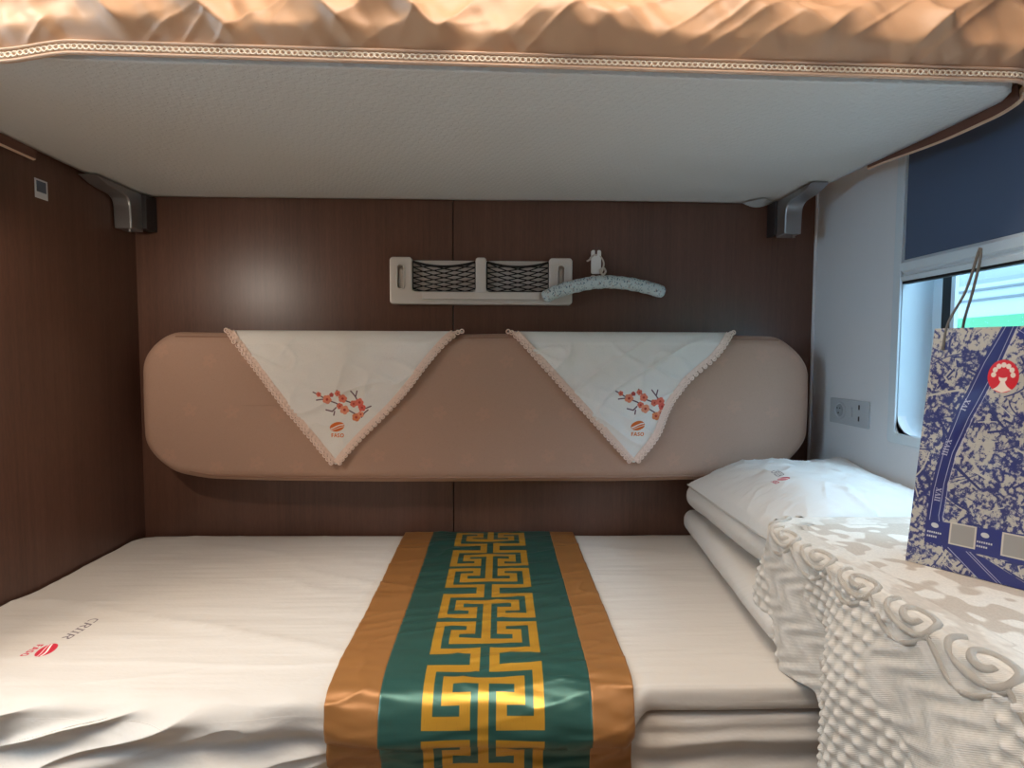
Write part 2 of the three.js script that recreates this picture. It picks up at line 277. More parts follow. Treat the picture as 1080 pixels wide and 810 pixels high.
const sheetMap = canvasTex(2048, 1024, (g, w, h) => {
  g.fillStyle = '#d2cbc2'; g.fillRect(0, 0, w, h);
  const px = (x) => (x + 1.03) / SHEET_W * w, pz = (z) => z / SHEET_H * h;
  g.save(); g.translate(px(-0.785), pz(0.60)); g.rotate(Math.PI / 2); emblem(g, 12, 4, 2.0, '#c8263a', 'FASO');
  g.fillStyle = '#6b5f63'; g.font = 'italic 25px sans-serif'; g.textAlign = 'right'; g.textBaseline = 'middle'; g.save(); g.scale(1.3, 1); g.fillText('CRIIR', -20, 0); g.restore(); g.restore();
});
sheetMap.flipY = true;
const linen = std({ map: sheetMap, roughness: 0.92, sheen: 0.3, sheenRoughness: 0.6, bumpMap: creaseBump, bumpScale: 0.0015 });
const linenPlain = std({ color: 0xd2cbc2, roughness: 0.92, sheen: 0.3, sheenRoughness: 0.6, bumpMap: creaseBump, bumpScale: 0.0012 });
{
  const t = thing('lower_berth', 'brown lower berth base below the white bedding', 'berth');
  part(t, 'base', box(XL + 0.012, XR - 0.002, 0, 0.34, 0.002, 0.69, 0.01), M.woodPlain);
  part(t, 'mattress', box(XL + 0.02, XR - 0.01, 0.34, 0.485, 0.016, 0.695, 0.03), std({ color: 0x8c6a54, roughness: 0.9 }));
  settle(t, 0, 0, 0.35);
  const s = thing('bed_sheet', 'white cotton sheet spread over the lower berth with a red emblem print', 'sheet');
  const X0 = XL + 0.008, X1 = XR - 0.004;
  const fx = (x, k) => { const p = bed(x, k); const c = sm(0.07, 0, p[2]) * sm(-0.93, X0, x); p[0] += c * 0.03; p[1] -= 0.006 * sm(0.03, 0.0, p[2] - 0.01); return p; };
  part(s, 'cloth', shell(420, 260, (u, v) => fx(mix(X0, X1, u), v * 10 < 3 ? v * 10 : v * 10), (u, v) => { const p = bed(mix(X0, X1, u), v * 10, true); return [(p[0] + 1.03) / SHEET_W, 1 - (p[2] + (v * 10 > 5 ? (0.47 - p[1]) : 0)) / SHEET_H]; }, 0.004), linen);
  settle(s, 0, 0.485, 0.36);
}

// ------------------------------------------------------------------ bed runner
{
  const XA = -0.266, XB = 0.214, GA = -0.186, GB = 0.146;
  const S = 400, arc = [0]; for (let i = 1; i <= S; i++) { const a = cr(PROFILE.mid, (i - 1) / S * 10), b = cr(PROFILE.mid, i / S * 10); arc.push(arc[i - 1] + Math.hypot(a[0] - b[0], a[1] - b[1])); }
  const sAt = (d) => { let i = arc.findIndex((v) => v > d); if (i < 1) i = S; return (i - 1 + (d - arc[i - 1]) / (arc[i] - arc[i - 1])) / S * 10; };
  const L = 1.0;
  const surf = (x, d) => {
    const s = sAt(d), p = bed(x, s), q = bed(x, Math.min(10, s + 0.02)), tz = q[2] - p[2], ty = q[1] - p[1], l = Math.hypot(tz, ty) || 1, nz = -ty / l, ny = tz / l;
    const wk = Math.pow(1 - Math.abs(vn(x * 4 + d * 2 + 3, d * 20 - x * 3)), 5), wk2 = Math.pow(1 - Math.abs(vn(x * 7 - d * 3, d * 34 + x * 9)), 4);
    const e = 0.005 + 0.0034 * wk * sm(-0.4, 0.3, vn(x * 6 + 4, d * 7)) + 0.0022 * wk2 + 0.002 * sm(0.02, 0.1, Math.min(x - XA, XB - x)) * (0.5 + fbm(x * 7, d * 22, 3)) + 0.005 * sm(0.5, 0.72, d) * fbm(x * 5 + d * 6, d * 30 - x * 7, 3);
    return [x, p[1] + ny * e, p[2] + nz * e];
  };
  const skew = (x, d) => x + 0.02 * sm(0.4, 0.0, d) * Math.min(0, x + 0.02) - 0.03 * sm(0.65, 0.8, d) * (x + 0.02);
  const strip = (a, b, n) => shell(n, 260, (u, v) => surf(skew(mix(a, b, u), v * L), v * L + 0.001), (u, v) => [mix(a, b, u), v * L], 0.0016);
  const gm = canvasTex(680, 2048, (g, w, h) => {
    g.fillStyle = '#335e55'; g.fillRect(0, 0, w, h);
    const W = GB - GA, kx = w / W, ky = h / L, cx = (-0.024 - GA) * kx, P = 0.254, th = 0.0168;
    for (let j = 0; j < h; j += 2) { g.fillStyle = 'rgba(255,255,255,' + (0.02 + 0.025 * hash(j, 3)) + ')'; g.fillRect(0, j, w, 1); }
    g.strokeStyle = '#d6a13c'; g.lineJoin = 'miter'; g.lineCap = 'butt';
    const hb = (x0, x1, v) => g.fillRect(cx + Math.min(x0, x1) * kx - th / 2 * kx, v * ky - th / 2 * ky, (Math.abs(x1 - x0) + th) * kx, th * ky);
    const vb = (x, v0, v1) => g.fillRect(cx + x * kx - th / 2 * kx, Math.min(v0, v1) * ky - th / 2 * ky, th * kx, (Math.abs(v1 - v0) + th) * ky);
    g.fillStyle = '#cf9a35';
    for (let k = 0; k < 5; k++) {
      const m = 0.006 + k * P; vb(0, m - 0.295 * P, m + 0.295 * P);
      for (const sx of [-1, 1]) for (const sv of [-1, 1]) {
        const V = (f) => m + sv * f * P;
        hb(0, sx * 0.057, V(0.295)); vb(sx * 0.057, V(0.295), V(0.175)); hb(sx * 0.057, sx * 0.0285, V(0.175)); vb(sx * 0.0285, V(0.175), V(0.058)); hb(sx * 0.0285, sx * 0.087, V(0.058));
        vb(sx * 0.087, V(0.058), V(0.41)); hb(sx * 0.087, sx * 0.0165, V(0.41)); vb(sx * 0.0165, V(0.41), V(0.5));
      }
    }
    g.globalAlpha = 0.06; g.fillStyle = '#7a4a10'; for (let i = 0; i < 2600; i++) g.fillRect(rnd() * w, rnd() * h, 2, 6 + rnd() * 16); g.globalAlpha = 1;
  });
  gm.flipY = false; gm.repeat.set(1 / (GB - GA), 1 / L); gm.offset.set(-GA / (GB - GA), 0);
  const satin = std({ map: gm, roughness: 0.29, metalness: 0.42, sheen: 0.5, sheenRoughness: 0.3, bumpMap: weaveBump, bumpScale: 0.0001 });
  const copper = std({ color: 0xa4713f, roughness: 0.4, metalness: 0.3, sheen: 0.25, sheenRoughness: 0.35, sheenColor: new THREE.Color(0xd9a77a), bumpMap: weaveBump, bumpScale: 0.0001 });
  const t = thing('bed_runner', 'green satin bed runner with gold meander pattern and copper borders across the berth', 'bed runner');
  part(t, 'centre_strip', strip(GA, GB, 90), satin, 'green satin centre with gold meander pattern');
  part(t, 'border', strip(XA, GA, 24), copper, 'copper satin border'); part(t, 'border', strip(GB, XB, 24), copper, 'copper satin border');
  settle(t, -0.025, 0.503, 0.36);
}

// ------------------------------------------------------------------ folded quilt and pillows at the window end
{
  const q = thing('folded_quilt', 'white folded quilt lying directly on the sheet under the pillows', 'quilt', 'folded quilts under the pillow');
  const lay = (sh, place) => { sh.rotateX(-Math.PI / 2); return sh.translate(...place); };
  part(q, 'body', lay(slab({ hx: 0.205, hy: 0.315, r: 0.02, ht: 0.034, R: 0.03, crown: 0.006, ns: 50, deform: (x, y, z) => [x + 0.035 * (y / 0.315) * (x < 0 ? 1 : 0) * (-x / 0.205) + 0.003 * fbm(y * 9, z * 20), y, z * (0.85 + 0.2 * fbm(x * 4, y * 4 + 2)) + 0.003 * fbm(x * 11, y * 11)] }), [0.703, 0.548, 0.335]), linenPlain);
  settle(q, 0.70, 0.506, 0.33);
  const q2 = thing('folded_quilt', 'white quilt with a fat rounded fold stacked on the flatter quilt under the pillow', 'quilt', 'folded quilts under the pillow');
  part(q2, 'body', lay(slab({ hx: 0.195, hy: 0.245, r: 0.03, ht: 0.036, R: 0.034, crown: 0.008, ns: 50, deform: (x, y, z) => [x + 0.004 * fbm(y * 8, z * 15 + 4), y, z * (1 + 0.15 * fbm(x * 5, y * 5)) + 0.004 * fbm(x * 9 + 3, y * 9)] }), [0.712, 0.634, 0.315]), linenPlain);
  settle(q2, 0.71, 0.58, 0.31);
  // pillow: four pointed corners, full in the middle
  const pm = canvasTex(512, 768, (g, w, h) => {
    g.fillStyle = '#d6d3ce'; g.fillRect(0, 0, w, h);
    g.save(); g.translate(w * 0.27, h * 0.60); g.rotate(Math.PI / 2); emblem(g, 26, 10, 1.9, '#b4243a', 'FASO');
    g.fillStyle = '#56525a'; g.font = 'italic 24px sans-serif'; g.textAlign = 'right'; g.textBaseline = 'middle'; g.fillText('CRIIR', -6, 4); g.restore();
  });
  const t = thing('pillow', 'plump white pillow with a small red emblem on top of the folded quilts', 'pillow');
  const hx = 0.205, hz = 0.228;
  const face = (sg) => (u, v) => {
    const a = u * 2 - 1, b = v * 2 - 1, e = Math.max(0, 1 - a * a) ** 0.5 * Math.max(0, 1 - b * b) ** 0.5, pin = 1 - 0.06 * (1 - b * b) * a * a - 0.0, pin2 = 1 - 0.05 * (1 - a * a) * b * b;
    let x = a * hx * pin, z = b * hz * pin2, y = sg * (sg > 0 ? 0.074 : 0.012) * e ** 0.8;
    y += sg > 0 ? e ** 0.5 * (0.007 * fbm(a * 3 + b, b * 5 - a * 3, 3) + 0.005 * Math.pow(1 - Math.abs(vn(a * 2.4 + b * 2, b * 3.4 - a * 4)), 4) + 0.003 * Math.pow(1 - Math.abs(vn(a * 5 + b * 3 + 4, b * 6 - a * 7)), 4)) : 0;
    y += 0.045 * sm(0, 1, a) * sm(0.2, -1, b) * a * a - 0.030 * sm(-0.4, -1, a) + 0.012 * b * b * (a < 0 ? 1 : 0.3);   // corner turned up at the wall, edges drooping
    return [0.713 + x, 0.692 + y, 0.352 + z];
  };
  part(t, 'pillowcase', merge([grid(90, 120, (u, v) => face(1)(u, v), (u, v) => [u, 1 - v]), grid(60, 80, (u, v) => face(-1)(u, v), (u, v) => [0.9, 0.1])]), std({ map: pm, roughness: 0.9, sheen: 0.3, bumpMap: creaseBump, bumpScale: 0.001 }));
  const rim = []; for (let i = 0; i < 200; i++) { const k = i / 50, f = k % 1, [u, v] = k < 1 ? [f, 0] : k < 2 ? [1, f] : k < 3 ? [1 - f, 1] : [0, 1 - f]; rim.push(face(1)(u, v)); }
  part(t.children[0], 'seam', tube(rim, 0.0022, 260, 5, true), linenPlain);
  settle(t, 0.713, 0.66, 0.352);
}

// ------------------------------------------------------------------ wall cushion
const CY = 0.886, CX = -0.052, CHX = 0.902, CHY = 0.192;
const cushZ = (x, y) => 0.104 + 0.010 * (1 - ((y - CY) / CHY) ** 2);
{
  const t = thing('backrest_cushion', 'long brown padded backrest cushion with rounded ends on the wood wall', 'cushion');
  const cm = canvasTex(2048, 512, (g, w, h) => {
    g.fillStyle = '#b28f7a'; g.fillRect(0, 0, w, h);
    for (let i = 0; i < 26000; i++) { g.fillStyle = 'rgba(' + (rnd() < 0.5 ? '60,30,20,' : '235,200,170,') + 0.05 + ')'; g.fillRect(rnd() * w, rnd() * h, 2, 2); }
    const flower = (x, y, k) => { for (let p = 0; p < 5; p++) { const a = p * 1.2566 + k; g.beginPath(); g.ellipse(x + Math.cos(a) * 13, y + Math.sin(a) * 13, 10, 7, a, 0, 7); g.fill(); } };
    g.fillStyle = 'rgba(214,160,128,0.13)';
    for (let i = 0; i < 16; i++) for (let j = 0; j < 3; j++) { const x = 70 + i * 128 + (j % 2) * 60 + hash(i, j) * 30, y = 90 + j * 160 + hash(j, i) * 40; flower(x, y, hash(i + 3, j)); g.lineWidth = 3; g.strokeStyle = 'rgba(214,160,128,0.07)'; g.beginPath(); g.moveTo(x - 30, y + 26); g.lineTo(x + 8, y + 4); g.lineTo(x + 34, y - 22); g.stroke(); }
  });
  const g = slab({ hx: CHX, hy: CHY, r: 0.10, ht: 0.05, R: 0.034, crown: 0.010, nc: 16, ns: 120, nr: 18, deform: (x, y, z) => {
    const f = x / CHX; y *= 1 - 0.13 * sm(0.88, 1, f) - 0.05 * sm(0.9, 1, -f); return [x * (1 + 0.006 * (1 - (y / CHY) ** 2)), y + (y < 0 ? -0.022 * (1 - f ** 4) * (-y / CHY) + 0.016 * sm(0.8, 1, Math.abs(f)) * (-y / CHY) : 0.003 * Math.sin(x * 5) * (y / CHY)) + 0.0015 * fbm(x * 6, y * 6), z > 0 ? z + 0.0018 * fbm(x * 7, y * 12) : Math.max(z, -0.05)];
  } });
  { const p = g.attributes.position, uv = g.attributes.uv; for (let i = 0; i < p.count; i++) uv.setXY(i, (p.getX(i) + CHX) / (2 * CHX), (p.getY(i) + CHY + 0.03) / (2 * CHY + 0.06)); }
  g.translate(CX, CY, 0.053);
  part(t, 'body', g, std({ map: cm, roughness: 0.85, sheen: 0.5, sheenRoughness: 0.5, sheenColor: new THREE.Color(0xd8b49a), bumpMap: weaveBump, bumpScale: 0.0002 }));
  const seamPts = []; for (let i = 0; i <= 60; i++) { const x = mix(-0.83, 0.72, i / 60), f = (x - CX) / CHX; seamPts.push([x, CY - CHY + 0.016 - 0.022 * (1 - f ** 4) + 0.018 * sm(0.78, 0.95, Math.abs(f)), 0.0965 + 0.004 * (1 - f ** 6)]); }
  part(t, 'piping', tube(seamPts, 0.0032, 160, 6), std({ color: 0x96735f, roughness: 0.9 }));
  const top = []; for (let i = 0; i <= 60; i++) { const x = mix(-0.86, 0.76, i / 60); top.push([x, CY + CHY - 0.012 + 0.002 * Math.sin((x - CX) * 5), 0.0955]); }
  part(t, 'piping', tube(top, 0.0026, 160, 6), std({ color: 0x96735f, roughness: 0.9 }));
  settle(t, CX, CY - CHY, 0.05);
}

// ------------------------------------------------------------------ embroidered cloths over the cushion
function antimacassar(label, xl, xr, xa, ya, notch, sd) {
  const yt = CY + CHY + 0.007, t = thing('embroidered_cloth', label, 'cloth', 'cloths hanging over the wall cushion'), hgt = yt - ya;
  const pt = (u, d) => {                                            // u across 0..1, d down from the crest (negative: over the top towards the wall)
    const f = clamp(d / hgt), a = mix(xl, xa, f), b = mix(xr, xa, f) - (notch ? 0.03 * sm(0.2, 0.42, f) * sm(0.85, 0.5, f) : 0.006 * Math.sin(f * 9)), x = mix(a, b, u);
    let y = yt - Math.max(0, d - 0.018), z;
    if (d < 0) { z = 0.088 + d; y = yt; } else if (d < 0.05) { const k = d / 0.05 * Math.PI / 2; z = 0.088 + 0.024 * Math.sin(k); y = yt - 0.034 * (1 - Math.cos(k)) - 0.0; } else { y = yt - 0.034 - (d - 0.05) * (hgt - 0.034) / (hgt - 0.05); z = cushZ(x, y) + 0.004; }
    const k = sm(0.01, 0.06, d);
    z += k * (0.0022 + 0.007 * Math.pow(1 - Math.abs(vn(x * 4 + y * 5 + sd, y * 12 - x * 8 + sd)), 6) + 0.004 * Math.pow(1 - Math.abs(vn(x * 9 - y * 4 + sd, y * 18 + x * 9)), 5) + 0.0022 * fbm(x * 30 + sd, y * 30, 3));
    return [x, y, z];
  };
  const tw = 1024, thh = 620;
  const map = canvasTex(tw, thh, (g, w, h) => {
    g.fillStyle = '#f0ebe3'; g.fillRect(0, 0, w, h);
    const k = w / (xr - xl), X = (x) => (x - xl) * k, Y = (y) => (yt - y) * k;
    const ox = X(xa + 0.012), oy = Y(ya + 0.165);                   // centre of the plum branch
    g.save(); g.translate(ox, oy); g.scale(k / 1000, k / 1000); g.lineCap = 'round';
    g.strokeStyle = '#6b4a52'; g.lineWidth = 3.2;
    const br = (...p) => { g.beginPath(); g.moveTo(p[0], p[1]); for (let i = 2; i < p.length; i += 2) g.lineTo(p[i], p[i + 1]); g.stroke(); };
    br(-66, -33, -52, -26, -34, -14, -8, -4, 20, 12, 40, 24, 54, 32); br(-58, -12, -44, -14, -34, -14); br(-34, 14, -18, 18, -8, 8); br(-14, 28, -12, 18); br(-4, -38, 4, -26, 18, -10, 40, -2); br(32, -36, 44, -20, 50, -8); br(48, -36, 44, -22); br(76, 14, 66, 22, 58, 34); br(84, 4, 70, 10);
    const fl = (x, y, r, c = '#e2775f') => { r *= 0.8; g.fillStyle = c; for (let p = 0; p < 5; p++) { const a = p * 1.2566 + x; g.beginPath(); g.arc(x + Math.cos(a) * r * 0.55, y + Math.sin(a) * r * 0.55, r * 0.55, 0, 7); g.fill(); } g.fillStyle = '#c2463c'; g.beginPath(); g.arc(x, y, r * 0.32, 0, 7); g.fill(); };
    fl(-52, -27, 8); fl(-30, -14, 14, '#eb9170'); fl(-18, -26, 7, '#b4564e'); fl(-2, -30, 9); fl(10, -16, 13, '#eb8468'); fl(2, 4, 10); fl(14, 14, 14, '#ee9a78'); fl(38, -2, 11); fl(54, -6, 13, '#ea7a66'); fl(60, 8, 12, '#e86a5c'); fl(44, 34, 13, '#e58a5c'); fl(56, 26, 10, '#ee9a78');
    g.restore();
    emblem(g, X(xa + 0.006), Y(ya + 0.106), k / 1000 * 1.75, '#e0702c', 'FASO');
    g.globalAlpha = 0.05; for (let i = 0; i < 9000; i++) { g.fillStyle = rnd() < 0.5 ? '#8a8478' : '#ffffff'; g.fillRect(rnd() * w, rnd() * h, 3, 2); } g.globalAlpha = 1;
  });
  const dm = (v) => mix(-0.05, hgt - 0.004, v);
  part(t, 'cloth', shell(110, 120, (u, v) => pt(u, dm(v)), (u, v) => { const p = pt(u, dm(v)); return [(p[0] - xl) / (xr - xl), 1 - clamp((yt - p[1]) * tw / (xr - xl) / thh)]; }, 0.0008), std({ map, roughness: 0.9, sheen: 0.3, bumpMap: speckBump, bumpScale: 0.0006 }));
  // lace edging: scalloped band with small rings
  const lace = std({ color: 0xf4d9c8, roughness: 0.85 });
  for (const side of [0, 1]) {
    const N = 36, geos = [];
    const at = (d, w) => { const p = pt(side, d), c = pt(0.5, d), e = side ? 1 : -1, q = pt(side, Math.min(hgt, d + 0.004)); const tx = q[0] - p[0], ty = q[1] - p[1], l = Math.hypot(tx, ty) || 1; let nx = -ty / l, ny = tx / l; if (nx * e < 0) { nx = -nx; ny = -ny; } if (d < 0.02) { nx = e * 0.8; ny = 0; } return [p[0] + nx * w, p[1] + ny * w, p[2] + 0.0012]; };
    geos.push(shell(N * 6, 5, (u, v) => { const d = u * (hgt - 0.006), s = Math.abs(Math.sin(u * N * Math.PI)); const w = -0.011 + v * (0.010 + 0.008 * s) * (0.6 + 0.4 * sm(0, 0.05, u)); const p = at(d, w); p[2] += 0.0008 * Math.sin(v * 9) * s; return p; }, null, 0.0012));
    for (let i = 0; i < N; i++) { const d = (i + 0.5) / N * (hgt - 0.006), p = at(d, 0.0045); geos.push(new THREE.TorusGeometry(0.0052, 0.0019, 5, 10).translate(p[0], p[1], p[2] + 0.0012)); const q = at(d, -0.0055); geos.push(new THREE.TorusGeometry(0.0028, 0.0013, 4, 8).translate(q[0], q[1], q[2] + 0.001)); }
    part(t, 'lace_trim', merge(geos), lace, 'peach scalloped lace edging');
  }
  settle(t, xa, ya, 0.11); return t;
}
antimacassar('white triangular cloth with plum blossom embroidery and straight lace edges, nearer the corridor wall', -0.728, -0.100, -0.436, 0.724, false, 1.3);
antimacassar('white triangular cloth with plum blossom embroidery and one notched lace edge, nearer the window', 0.022, 0.636, 0.364, 0.728, true, 7.9);

// ------------------------------------------------------------------ net rack on the wall
{
  const t = thing('magazine_rack', 'silver wall rack with two black net pockets above the cushion', 'rack');
  const s = round(-0.308, 1.163, 0.204, 1.292, 0.012);
  for (const [a, b] of [[-0.246, -0.068], [-0.037, 0.137]]) s.holes.push(round(a, 1.199, b, 1.310, 0.010, THREE.Path));
  const s2 = new THREE.Shape();                                     // comb outline: three posts rising from the bottom rail
  s2.moveTo(-0.298, 1.163); s2.lineTo(0.194, 1.163); s2.absarc(0.194, 1.173, 0.01, -Math.PI / 2, 0); s2.lineTo(0.204, 1.284); s2.absarc(0.194, 1.284, 0.01, 0, Math.PI / 2);
  s2.lineTo(0.148, 1.294); s2.absarc(0.148, 1.284, 0.01, Math.PI / 2, Math.PI); s2.lineTo(0.138, 1.209); s2.absarc(0.128, 1.209, 0.010, 0, -Math.PI / 2, true); s2.lineTo(-0.028, 1.199); s2.absarc(-0.028, 1.209, 0.010, -Math.PI / 2, -Math.PI, true);
  s2.lineTo(-0.038, 1.284); s2.absarc(-0.046, 1.286, 0.008, 0, Math.PI / 2); s2.lineTo(-0.060, 1.294); s2.absarc(-0.060, 1.286, 0.008, Math.PI / 2, Math.PI); s2.lineTo(-0.068, 1.209); s2.absarc(-0.078, 1.209, 0.010, 0, -Math.PI / 2, true);
  s2.lineTo(-0.235, 1.199); s2.absarc(-0.235, 1.209, 0.010, -Math.PI / 2, -Math.PI, true); s2.lineTo(-0.245, 1.284); s2.absarc(-0.255, 1.284, 0.01, 0, Math.PI / 2); s2.lineTo(-0.298, 1.294); s2.absarc(-0.298, 1.284, 0.01, Math.PI / 2, Math.PI); s2.lineTo(-0.308, 1.173); s2.absarc(-0.298, 1.173, 0.01, Math.PI, Math.PI * 1.5);
  for (const x of [-0.277, 0.172]) s2.holes.push(round(x - 0.0085, 1.206, x + 0.0085, 1.271, 0.0084, THREE.Path));
  part(t, 'frame', metreUV(ext(s2, 0.026, 0.004).translate(0, 0, 0.002)), M.silver);
  part(t, 'back_plate', box(-0.30, 0.196, 1.185, 1.288, 0.001, 0.007, 0.002), M.silver);
  for (const x of [-0.277, 0.172]) {
    const o = round(x - 0.012, 1.2025, x + 0.012, 1.2745, 0.0118); o.holes.push(round(x - 0.0085, 1.206, x + 0.0085, 1.271, 0.0084, THREE.Path));
    part(t.children[0], 'slot_rim', ext(o, 0.005, 0.0015).translate(0, 0, 0.0275), M.silver);
    part(t.children[0], 'slot_pin', ext(round(x - 0.0055, 1.208, x + 0.0055, 1.262, 0.005), 0.014, 0.002).translate(0, 0, 0.008), M.silver);
  }
  part(t, 'label_bar', metreUV(ext(round(-0.217, 1.176, 0.112, 1.196, 0.002), 0.009, 0.002).translate(0, 0, 0.0275)), M.silver);
  part(t, 'ledge', box(-0.225, 0.12, 1.1705, 1.1745, 0.02, 0.034, 0.001), M.silver);
  for (const [a, b] of [[-0.244, -0.069], [-0.036, 0.137]]) {
    const w = b - a, topY = (x) => 1.282 - 0.014 * (1 - ((x - (a + b) / 2) / (w / 2)) ** 2), geos = [];
    const P = (u, v) => { const x = a + u * w, y = mix(1.200, topY(x), v); return [x, y, 0.020 + 0.005 * Math.sin(Math.PI * u) * (0.3 + v)]; };
    for (let k = 0; k <= 5; k++) for (const sg of [0, 1]) { const pts = []; for (let i = 0; i <= 18; i++) { const u = i / 18, wv = Math.abs(((u * 3 + sg) % 2) - 1); const v = clamp((k - 0.5 + wv) / 5.5); pts.push(P(u, v)); } geos.push(tube(pts, 0.0017, 54, 5)); }
    const edge = []; for (let i = 0; i <= 20; i++) edge.push(P(i / 20, 1)); geos.push(tube(edge, 0.0036, 40, 6));
    for (const u of [0, 1]) geos.push(tube([P(u, 0), P(u, 0.5), P(u, 1)], 0.002, 8, 5)); { const e = []; for (let i = 0; i <= 8; i++) e.push(P(i / 8, 0)); geos.push(tube(e, 0.002, 20, 5)); }
    part(t, 'net', merge(geos), M.black, 'black diamond net pocket');
  }
  settle(t, -0.05, 1.163, 0.0);
}

// ------------------------------------------------------------------ hook and padded hanger
{
  const t = thing('wall_hook', 'small white wall hook with a forked top beside the net rack', 'hook');
  const s = new THREE.Shape(), hc = 0.2705; s.moveTo(hc - 0.008, 1.250); s.lineTo(hc + 0.008, 1.250); s.absarc(hc + 0.008, 1.256, 0.006, -Math.PI / 2, 0); s.lineTo(hc + 0.014, 1.311); s.absarc(hc + 0.0085, 1.311, 0.0055, 0, Math.PI / 2); s.absarc(hc + 0.0065, 1.3135, 0.003, Math.PI / 2, Math.PI);
  s.lineTo(hc + 0.0035, 1.304); s.absarc(hc, 1.304, 0.0035, 0, -Math.PI, true); s.lineTo(hc - 0.0035, 1.3135); s.absarc(hc - 0.0065, 1.3135, 0.003, 0, Math.PI / 2); s.absarc(hc - 0.0085, 1.311, 0.0055, Math.PI / 2, Math.PI); s.lineTo(hc - 0.014, 1.256); s.absarc(hc - 0.008, 1.256, 0.006, Math.PI, Math.PI * 1.5);
  part(t, 'prong_plate', ext(s, 0.006, 0.0015).translate(0, 0, 0.022), M.white); part(t, 'mount', box(0.262, 0.280, 1.262, 1.30, 0.0, 0.024, 0.004), M.white);
  settle(t, 0.271, 1.252, 0);
  const h = thing('padded_hanger', 'pale blue dotted padded clothes hanger hanging from the wall hook by ribbons', 'hanger');
  const dots = canvasTex(512, 256, (g, w, hh) => { g.fillStyle = '#cfd9d8'; g.fillRect(0, 0, w, hh); for (let i = 0; i < 420; i++) { g.fillStyle = ['#7f96a0', '#9db0b4', '#5f7884', '#b7a8a4'][i % 4]; g.beginPath(); g.ellipse(rnd() * w, rnd() * hh, 2 + rnd() * 4, 3 + rnd() * 5, rnd() * 3, 0, 7); g.fill(); } });
  dots.repeat.set(2.2, 1);
  const path = [[0.118, 1.178, 0.052], [0.15, 1.194, 0.052], [0.20, 1.210, 0.05], [0.25, 1.221, 0.048], [0.30, 1.225, 0.047], [0.35, 1.222, 0.046], [0.41, 1.211, 0.045], [0.462, 1.196, 0.045]];
  const c = new THREE.CatmullRomCurve3(path.map((p) => new THREE.Vector3(...p)), false, 'centripetal');
  const body = grid(120, 18, (u, v) => { const p = c.getPointAt(u), tg = c.getTangentAt(u), a = v * Math.PI * 2, e = Math.min(u, 1 - u) * 0.35, r = (0.0178 + 0.0012 * fbm(u * 26, v * 3) + 0.0014 * Math.sin(u * 70) * 0.4) * Math.sqrt(clamp(1 - (1 - clamp(e / 0.015)) ** 2)) + 0.0001; const ny = tg.x, nx = -tg.y; return [p.x + nx * Math.cos(a) * r, p.y + ny * Math.cos(a) * r, p.z + Math.sin(a) * r]; }, (u, v) => [u, v]);
  part(h, 'padding', body, std({ map: dots, roughness: 0.9, bumpMap: speckBump, bumpScale: 0.0006 }));
  const rib = std({ color: 0xcdbfb2, roughness: 0.85 });
  part(h, 'ribbon', tube([[0.290, 1.238, 0.05], [0.283, 1.250, 0.046], [0.288, 1.262, 0.036], [0.291, 1.282, 0.03], [0.283, 1.298, 0.0265], [0.2705, 1.304, 0.024], [0.258, 1.298, 0.03], [0.250, 1.288, 0.034], [0.243, 1.284, 0.036]], 0.0026, 60, 6), rib);
  part(h, 'ribbon', tube([[0.281, 1.238, 0.05], [0.290, 1.247, 0.048], [0.295, 1.256, 0.04], [0.289, 1.266, 0.036], [0.280, 1.256, 0.04], [0.286, 1.242, 0.05]], 0.003, 40, 6), rib);
  part(h, 'ribbon', tube([[0.25, 1.232, 0.05], [0.255, 1.24, 0.05], [0.264, 1.24, 0.048]], 0.003, 16, 6), rib);
  settle(h, 0.29, 1.18, 0.047);
}

